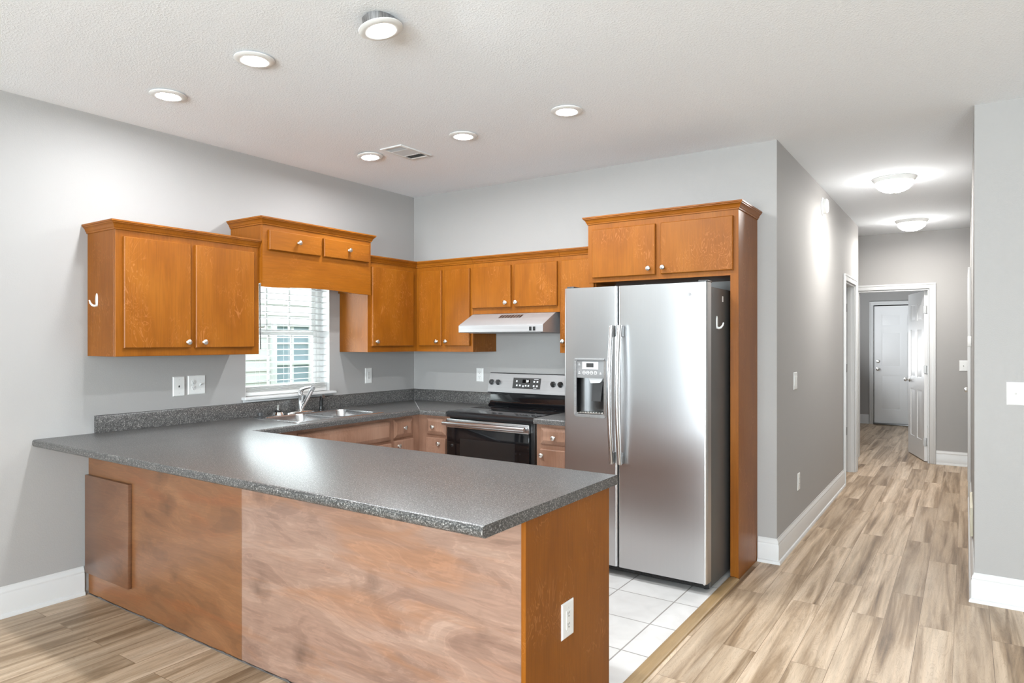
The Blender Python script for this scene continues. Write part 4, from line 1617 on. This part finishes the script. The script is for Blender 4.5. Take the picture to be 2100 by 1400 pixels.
for x, z in ((2.154, 1.302), (2.154, 1.249), (2.303, 1.247)):
    for k in range(3):
        box(bm, x - 0.007 + 0.002 * k, x + 0.007 - 0.002 * k, FY - 0.0049, FY - 0.0042, z - 0.007 + 0.006 * k, z - 0.005 + 0.006 * k)
obj('button_legend', bm, M['legend'], fm)
# round emblem
bm = bm_new()
lathe(bm, [(0, 0), (0.0145, 0), (0.0145, 0.0015), (0.0135, 0.0022), (0.0125, 0.0016), (0, 0.0016)], (2.866, FY - 0.0002, 1.7115), (0, -1, 0), 32)
em = obj('emblem', bm, M['emblem'], rd)
bm = bm_new()
for s in (-1, 1):
    pts = [(2.866 + s * 0.004 + 0.004 * math.cos(a) * (1 - 0.05 * k), FY - 0.0022, 1.7115 + 0.006 * math.sin(a)) for k, a in enumerate([0.3 + i * 0.55 for i in range(10)])]
    tube(bm, pts, 0.0006, 6)
tube(bm, [(2.858, FY - 0.0022, 1.7125), (2.866, FY - 0.0022, 1.7100), (2.874, FY - 0.0022, 1.7125)], 0.0006, 6)
obj('monogram', bm, M['grey'], em)
bm = bm_new()
box(bm, 2.055, 2.955, -0.742, -0.730, 0.018, 0.064)
for i in range(26):
    x = 2.08 + i * 0.033
    for z in (0.030, 0.042, 0.054):
        box(bm, x, x + 0.027, -0.7455, -0.742, z - 0.003, z + 0.003)
obj('toe_grille', bm, M['black'], fr)
for x in (2.10, 2.925):
    bm = bm_new()
    lathe(bm, [(0, 0.0045), (0.017, 0.0045), (0.017, 0.02), (0.008, 0.026), (0, 0.026)], (x, -0.70, 0), (0, 0, 1), 14)
    obj('foot', bm, M['black'], fr)
bm = bm_new()
lathe(bm, [(0, 0), (0.008, 0), (0.008, 0.004), (0, 0.004)], (2.93, -0.746, 0.045), (0, -1, 0), 12)
obj('leveling_screw', bm, M['nickel'], fr)
for x in (2.075, 2.935):
    bm = bm_new()
    box(bm, x - 0.025, x + 0.025, -0.80, -0.70, 1.7845, 1.797, 0.004)
    obj('hinge_cover', bm, M['dgrey'], fr)
for x in (2.12, 2.9):
    bm = bm_new()
    box(bm, x - 0.03, x + 0.03, -0.14, -0.08, 0.0045, 0.03)
    obj('roller', bm, M['black'], fr)
bm = bm_new()
box(bm, 2.9623, 2.9631, -0.516, -0.494, 1.684, 1.718, 0.0003, 1)
obj('side_label', bm, M['white'], fr)
bm = bm_new()
box(bm, 2.9623, 2.963, -0.71, -0.70, 1.70, 1.716)
obj('rating_mark', bm, M['dgrey'], fr)

# ================================================================== HOOKS


def adhesive_hook(axis, c, label):
    """white stick-on hook: oblong pad with a curled peg"""
    bm = bm_new()
    # local: u sideways, z up, n out
    def P(u, z, n):
        if axis == '-y':
            return (c[0] + u, c[1] - n, c[2] + z)
        return (c[0] + n, c[1] + u, c[2] + z)
    n_ = 20
    rings = []
    for sc, off in ((1.0, 0.0004), (1.0, 0.004), (0.8, 0.006)):
        rings.append([bm.verts.new(P(0.011 * sc * math.cos(2 * PI * k / n_), 0.038 * sc * math.copysign(abs(math.sin(2 * PI * k / n_)) ** 0.8, math.sin(2 * PI * k / n_)), off)) for k in range(n_)])
    for a, b in zip(rings, rings[1:]):
        for k in range(n_):
            bm.faces.new((a[k], a[(k + 1) % n_], b[(k + 1) % n_], b[k]))
    bm.faces.new(rings[0])
    bm.faces.new(rings[-1])
    pts = [P(0, -0.030, 0.004), P(0, -0.034, 0.014), P(0, -0.030, 0.026), P(0, -0.018, 0.036), P(0, -0.002, 0.041)]
    tube(bm, pts, [0.007, 0.007, 0.0062, 0.0052, 0.004], 10)
    return tag(obj('adhesive_hook', bm, M['white'], None, 60), label, 'hook', 'white stick on hooks')


adhesive_hook('-y', (0.118, -2.7548, 1.679), 'white stick on hook on the left side of the wall cabinet')
adhesive_hook('+x', (2.9624, -0.625, 1.558), 'white stick on hook on the dark refrigerator side')

# ================================================================== OUTLETS AND SWITCHES


def plate(axis, c, w_=0.076, h_=0.122, kinds=(('duplex', 0.0),), name='wall_outlet', label='', cat='outlet', group=None):
    """Cover plate. axis is the outward direction; c its centre on the wall."""
    def frame():
        if axis == '+x':
            return lambda u, n, z: (c[0] + n, c[1] + u, c[2] + z)
        if axis == '-x':
            return lambda u, n, z: (c[0] - n, c[1] - u, c[2] + z)
        return lambda u, n, z: (c[0] + u, c[1] - n, c[2] + z)
    F = frame()

    def xf(bm):
        for v in bm.verts:
            v.co = Vector(F(*v.co))
        return bm
    root = thing(name, c, label, cat, group)
    bm = bm_new()
    rings = []
    for ins, n in ((0, 0.0004), (0, 0.002), (0.005, 0.0055)):
        a, b = w_ / 2 - ins, h_ / 2 - ins
        rings.append([bm.verts.new((x, n, z)) for x, z in ((-a, -b), (a, -b), (a, b), (-a, b))])
    bm.faces.new(rings[0])
    bm.faces.new(rings[-1])
    for r, s in zip(rings, rings[1:]):
        for k in range(4):
            bm.faces.new((r[k], r[(k + 1) % 4], s[(k + 1) % 4], s[k]))
    obj('cover_plate', xf(bm), M['white'], root, 20)
    for kind, u in kinds:
        if kind in ('duplex', 'decora'):
            if kind == 'decora':
                obj('receptacle', xf(B(u - 0.0165, u + 0.0165, 0.0052, 0.0075, -0.0335, 0.0335, 0.001, 1)), M['white'], root)
            for zc in (0.0195, -0.0195):
                if kind == 'duplex':
                    bm = bm_new()
                    lathe(bm, [(0, 0.005), (0.0165, 0.005), (0.0165, 0.0075), (0.0155, 0.008), (0, 0.008)], (u, 0, zc), (0, 1, 0), 22)
                    obj('receptacle', xf(bm), M['white'], root)
                bm = bm_new()
                o = 0.0081 if kind == 'duplex' else 0.0076
                box(bm, u - 0.0072, u - 0.0050, o, o + 0.0004, zc + 0.000, zc + 0.0085)
                box(bm, u + 0.0050, u + 0.0068, o, o + 0.0004, zc + 0.001, zc + 0.0080)
                lathe(bm, [(0, 0), (0.0026, 0), (0.0026, 0.0004), (0, 0.0004)], (u, o, zc - 0.0065), (0, 1, 0), 10)
                obj('slots', xf(bm), M['slot'], root)
        if kind == 'toggle':
            bm = bm_new()
            box(bm, u - 0.0055, u + 0.0055, 0.0053, 0.0066, -0.0125, 0.0125, 0.0005, 1)
            prism(bm, [(0.006, -0.006), (0.006, 0.004), (0.018, 0.012), (0.019, 0.006)], 'x', u - 0.0042, u + 0.0042)
            obj('toggle', xf(bm), M['white'], root)
        if kind == 'rocker':
            bm = bm_new()
            prism(bm, [(0.0052, -0.0335), (0.0052, 0.0335), (0.0098, 0.0335), (0.0074, 0.0), (0.0070, -0.0335)], 'x', u - 0.0165, u + 0.0165)
            obj('rocker', xf(bm), M['white'], root)
        if kind == 'jack':
            bm = bm_new()
            box(bm, u - 0.0045, u + 0.0045, 0.0054, 0.006, -0.006, 0.004)
            box(bm, u - 0.002, u + 0.002, 0.0054, 0.006, 0.004, 0.0075)
            obj('phone_jack', xf(bm), M['slot'], root)
        bm = bm_new()
        for zc in ((0.043, -0.043) if kind in ('jack', 'decora', 'rocker') else ((0.030, -0.030) if kind == 'toggle' else (0.0,))):
            lathe(bm, [(0, 0.0052), (0.0028, 0.0052), (0.0024, 0.0062), (0, 0.0064)], (u, 0, zc), (0, 1, 0), 10)
        obj('screw', xf(bm), M['lgrey'], root)
    return root


plate('+x', (0, -2.2145, 1.157), 0.080, 0.126, (('jack', 0),), 'phone_plate', 'white phone jack plate on the wall left of the window', 'phone jack')
plate('+x', (0, -2.094, 1.161), 0.122, 0.124, (('duplex', -0.024), ('toggle', 0.024)), 'combination_plate', 'white double plate with outlet and toggle switch left of the window', 'outlet')
plate('+x', (0, -0.566, 1.157), 0.078, 0.13, (('decora', 0),), 'wall_outlet', 'white outlet on the wall between the window and the corner', 'outlet', 'wall outlets')
plate('-y', (0.753, 0, 1.161), 0.074, 0.116, (('decora', 0),), 'wall_outlet', 'white outlet on the back wall left of the stove panel', 'outlet', 'wall outlets')
plate('+x', (PX, -2.482, 0.453), 0.086, 0.128, (('decora', 0),), 'wall_outlet', 'white outlet on the amber end panel of the peninsula', 'outlet', 'wall outlets')
plate('+x', (X1, 0.68, 0.418), 0.076, 0.124, (('decora', 0),), 'wall_outlet', 'white outlet low on the left hallway wall', 'outlet', 'wall outlets')
plate('+x', (X1, 0.56, 1.162), 0.115, 0.124, (('rocker', -0.023), ('rocker', 0.023)), 'light_switch', 'white switch plate on the left hallway wall', 'switch')
plate('-y', (4.404, Y2, 1.163), 0.080, 0.124, (('toggle', 0),), 'light_switch', 'white toggle switch plate on the right wall at the picture edge', 'switch')
plate('-y', (4.158, YF, 1.163), 0.08, 0.124, (('toggle', 0),), 'light_switch', 'white toggle switch plate on the far hallway wall', 'switch')

# smoke alarm, thermostat, return grille
sm = thing('smoke_alarm', (X1, 1.665, 2.6), 'white round smoke alarm high on the left hallway wall', 'smoke alarm')
bm = bm_new()
lathe(bm, [(0, 0.0004), (0.075, 0.0004), (0.075, 0.008), (0.07, 0.012), (0, 0.012)], (X1, 1.665, 2.6), (1, 0, 0), 28)
obj('mounting_plate', bm, M['white'], sm)
bm = bm_new()
lathe(bm, [(0, 0.012), (0.062, 0.012), (0.064, 0.022), (0.062, 0.038), (0.052, 0.046), (0, 0.047)], (X1, 1.665, 2.6), (1, 0, 0), 28)
obj('alarm_body', bm, M['white'], sm)
bm = bm_new()
lathe(bm, [(0, 0.047), (0.012, 0.047), (0.011, 0.050), (0, 0.050)], (X1, 1.665, 2.605), (1, 0, 0), 16)
obj('test_button', bm, M['lgrey'], sm)
th = thing('thermostat', (X2, 2.2, 1.40), 'small white thermostat on the right hallway wall seen edge on', 'thermostat')
obj('thermostat_case', B(X2 - 0.028, X2 - 0.0005, 2.14, 2.26, 1.40, 1.49, 0.006), M['white'], th)
rgv = thing('return_grille', (X2, 1.0, 0.03), 'cream framed return air grille low on the right hallway wall', 'vent')
bm = bm_new()
for a, b, c_, d_ in ((0.72, 0.75, 0.175, 0.36), (1.25, 1.28, 0.175, 0.36), (0.7505, 1.2495, 0.1755, 0.20), (0.7505, 1.2495, 0.335, 0.3595)):
    box(bm, X2 - 0.016, X2 - 0.0005, a, b, c_, d_, 0.002)
obj('grille_frame', bm, M['cream'], rgv)
bm = bm_new()
for i in range(7):
    z = 0.208 + i * 0.018
    prism(bm, [(X2 - 0.012, z), (X2 - 0.001, z + 0.010), (X2 - 0.001, z + 0.012), (X2 - 0.012, z + 0.002)], 'y', 0.75, 1.25)
obj('louvers', bm, M['cream'], rgv)
obj('back_plate', B(X2 - 0.003, X2 - 0.0006, 0.75, 1.25, 0.2, 0.335), M['cream'], rgv)

# ================================================================== LIGHTS


def downlight(x, y, label, drop=0.0, tilt=(0, 0), can=False):
    """recessed LED downlight: trim ring and glowing lens, hung at H - drop"""
    t = thing('ceiling_downlight', (x, y, H), label, 'ceiling light', 'recessed downlights')
    R = Matrix.Translation((x, y, H - drop)) @ Matrix.Rotation(tilt[0], 4, 'X') @ Matrix.Rotation(tilt[1], 4, 'Y')
    bm = bm_new()
    lathe(bm, [(0.057, -0.002), (0.057, -0.010), (0.060, -0.012), (0.084, -0.0075), (0.090, -0.004), (0.0905, -0.0005), (0.088, 0.0), (0.06, 0.0)], (0, 0, 0), (0, 0, 1), 40)
    bm.faces.ensure_lookup_table()
    bm.transform(R)
    # the lathe caps: remove the large caps so the ring stays open
    for f in [f for f in bm.faces if len(f.verts) > 8]:
        bm.faces.remove(f)
    obj('trim_ring', bm, M['white'], t, 50)
    bm = bm_new()
    lathe(bm, [(0, -0.0095), (0.0575, -0.0095), (0.0575, -0.006)], (0, 0, 0), (0, 0, 1), 40)
    for f in [f for f in bm.faces if len(f.verts) > 8]:
        bm.faces.remove(f)
    bm.transform(R)
    obj('lens', bm, M['lens'], t)
    if True:
        bm = bm_new()
        lathe(bm, [(0, 0.0005), (0.068, 0.0005), (0.070, drop + 0.0), (0, drop + 0.0)], (0, 0, 0), (0, 0, 1), 28)
        for v in bm.verts:
            if v.co.z < 0.1:
                k = math.sin(v.co.x * 420 + v.co.y * 310) * 0.002
                v.co.x += k
                v.co.y += k
        bm.transform(R)
        for v in bm.verts:
            v.co.z = min(v.co.z, H - 0.0005)
        obj('housing', bm, M['foil'], t)
    return t


g = 'recessed downlights'
downlight(2.205, -2.615, 'round downlight hanging loose and tilted from the ceiling nearest the front', 0.040, (math.radians(6), math.radians(-10)), True)
downlight(1.447, -2.671, 'middle downlight of the front row above the peninsula', 0.005)
downlight(0.668, -2.650, 'downlight of the front row nearest the left wall', 0.004)
downlight(2.303, -1.250, 'downlight of the back row in front of the refrigerator cabinet', 0.003)
downlight(1.533, -1.219, 'middle downlight of the back row right of the ceiling vent', 0.004)
downlight(0.706, -1.227, 'downlight of the back row beside the ceiling vent, slightly sagging', 0.010, (math.radians(0), math.radians(-4)))

cv = thing('ceiling_vent', (0.966, -1.138, H), 'white rectangular ceiling air register between the downlights', 'vent')
vx0, vx1, vy0, vy1 = 0.867, 1.066, -1.294, -0.981
bm = bm_new()
b_ = 0.026
for a, b, c_, d_ in ((vx0, vx0 + b_, vy0, vy1), (vx1 - b_, vx1, vy0, vy1), (vx0 + b_ - 0.003, vx1 - b_ + 0.003, vy0, vy0 + b_), (vx0 + b_ - 0.003, vx1 - b_ + 0.003, vy1 - b_, vy1)):
    box(bm, a, b, c_, d_, H - 0.009, H - 0.0005, 0.003)
for yy in (vy0 + 0.095, vy1 - 0.095):
    box(bm, vx0 + b_, vx1 - b_, yy - 0.004, yy + 0.004, H - 0.008, H - 0.001)
obj('register_frame', bm, M['white'], cv)
obj('duct_opening', B(vx0 + 0.02, vx1 - 0.02, vy0 + 0.02, vy1 - 0.02, H - 0.0018, H - 0.0006), M['dgrey'], cv)
bm = bm_new()
for (a, b), tl in (((vy0 + b_, vy0 + 0.091), -1), ((vy1 - 0.091, vy1 - b_), 1)):
    k = 5
    for i in range(k):
        y = a + (b - a) * (i + 0.5) / k
        prism(bm, [(y - 0.005, H - 0.008), (y - 0.0038, H - 0.008), (y + 0.005 * tl + 0.0012, H - 0.002), (y + 0.005 * tl, H - 0.002)], 'x', vx0 + b_, vx1 - b_)
for i in range(9):
    x = vx0 + b_ + (vx1 - vx0 - 2 * b_) * (i + 0.5) / 9
    prism(bm, [(x - 0.004, H - 0.008), (x - 0.003, H - 0.008), (x + 0.005, H - 0.002), (x + 0.004, H - 0.002)], 'y', vy0 + 0.1, vy1 - 0.1)
obj('louvers', bm, M['lgrey'], cv)


def dome(x, y, label):
    t = thing('flush_ceiling_light', (x, y, H), label, 'ceiling light', 'flush hallway lights')
    bm = bm_new()
    lathe(bm, [(0, -0.0005), (0.158, -0.0005), (0.160, -0.006), (0.152, -0.014), (0.150, -0.020), (0.143, -0.028), (0.140, -0.034), (0.120, -0.034), (0, -0.034)], (x, y, H), (0, 0, 1), 40)
    obj('light_base', bm, M['white'], t)
    bm = bm_new()
    pr = [(0.136, -0.0345)]
    for k in range(1, 9):
        a = k / 8 * PI / 2
        pr.append((0.136 * math.cos(a), -0.0345 - 0.082 * math.sin(a)))
    pr[-1] = (0, pr[-1][1])
    lathe(bm, pr, (x, y, H), (0, 0, 1), 40)
    obj('glass_dome', bm, M['dome'], t, 60)
    bm = bm_new()
    lathe(bm, [(0, -0.116), (0.010, -0.116), (0.012, -0.119), (0.008, -0.124), (0, -0.126)], (x, y, H), (0, 0, 1), 16)
    obj('finial', bm, M['nickel'], t)
    l = bpy.data.lights.new('dome_fill', 'AREA')       # extra downward light added under the glowing dome for floor and walls
    l.shape = 'DISK'
    l.size = 0.22
    l.energy = DOME_W
    l.color = (1.0, 0.98, 0.95)
    lo = bpy.data.objects.new('dome_fill', l)
    lo.location = (0, 0, -0.128)
    lo.parent = t
    C.objects.link(lo)


dome(3.703, 1.62, 'white dome ceiling light in the hallway nearer the kitchen')
dome(3.693, 3.88, 'white dome ceiling light at the far end of the hallway')
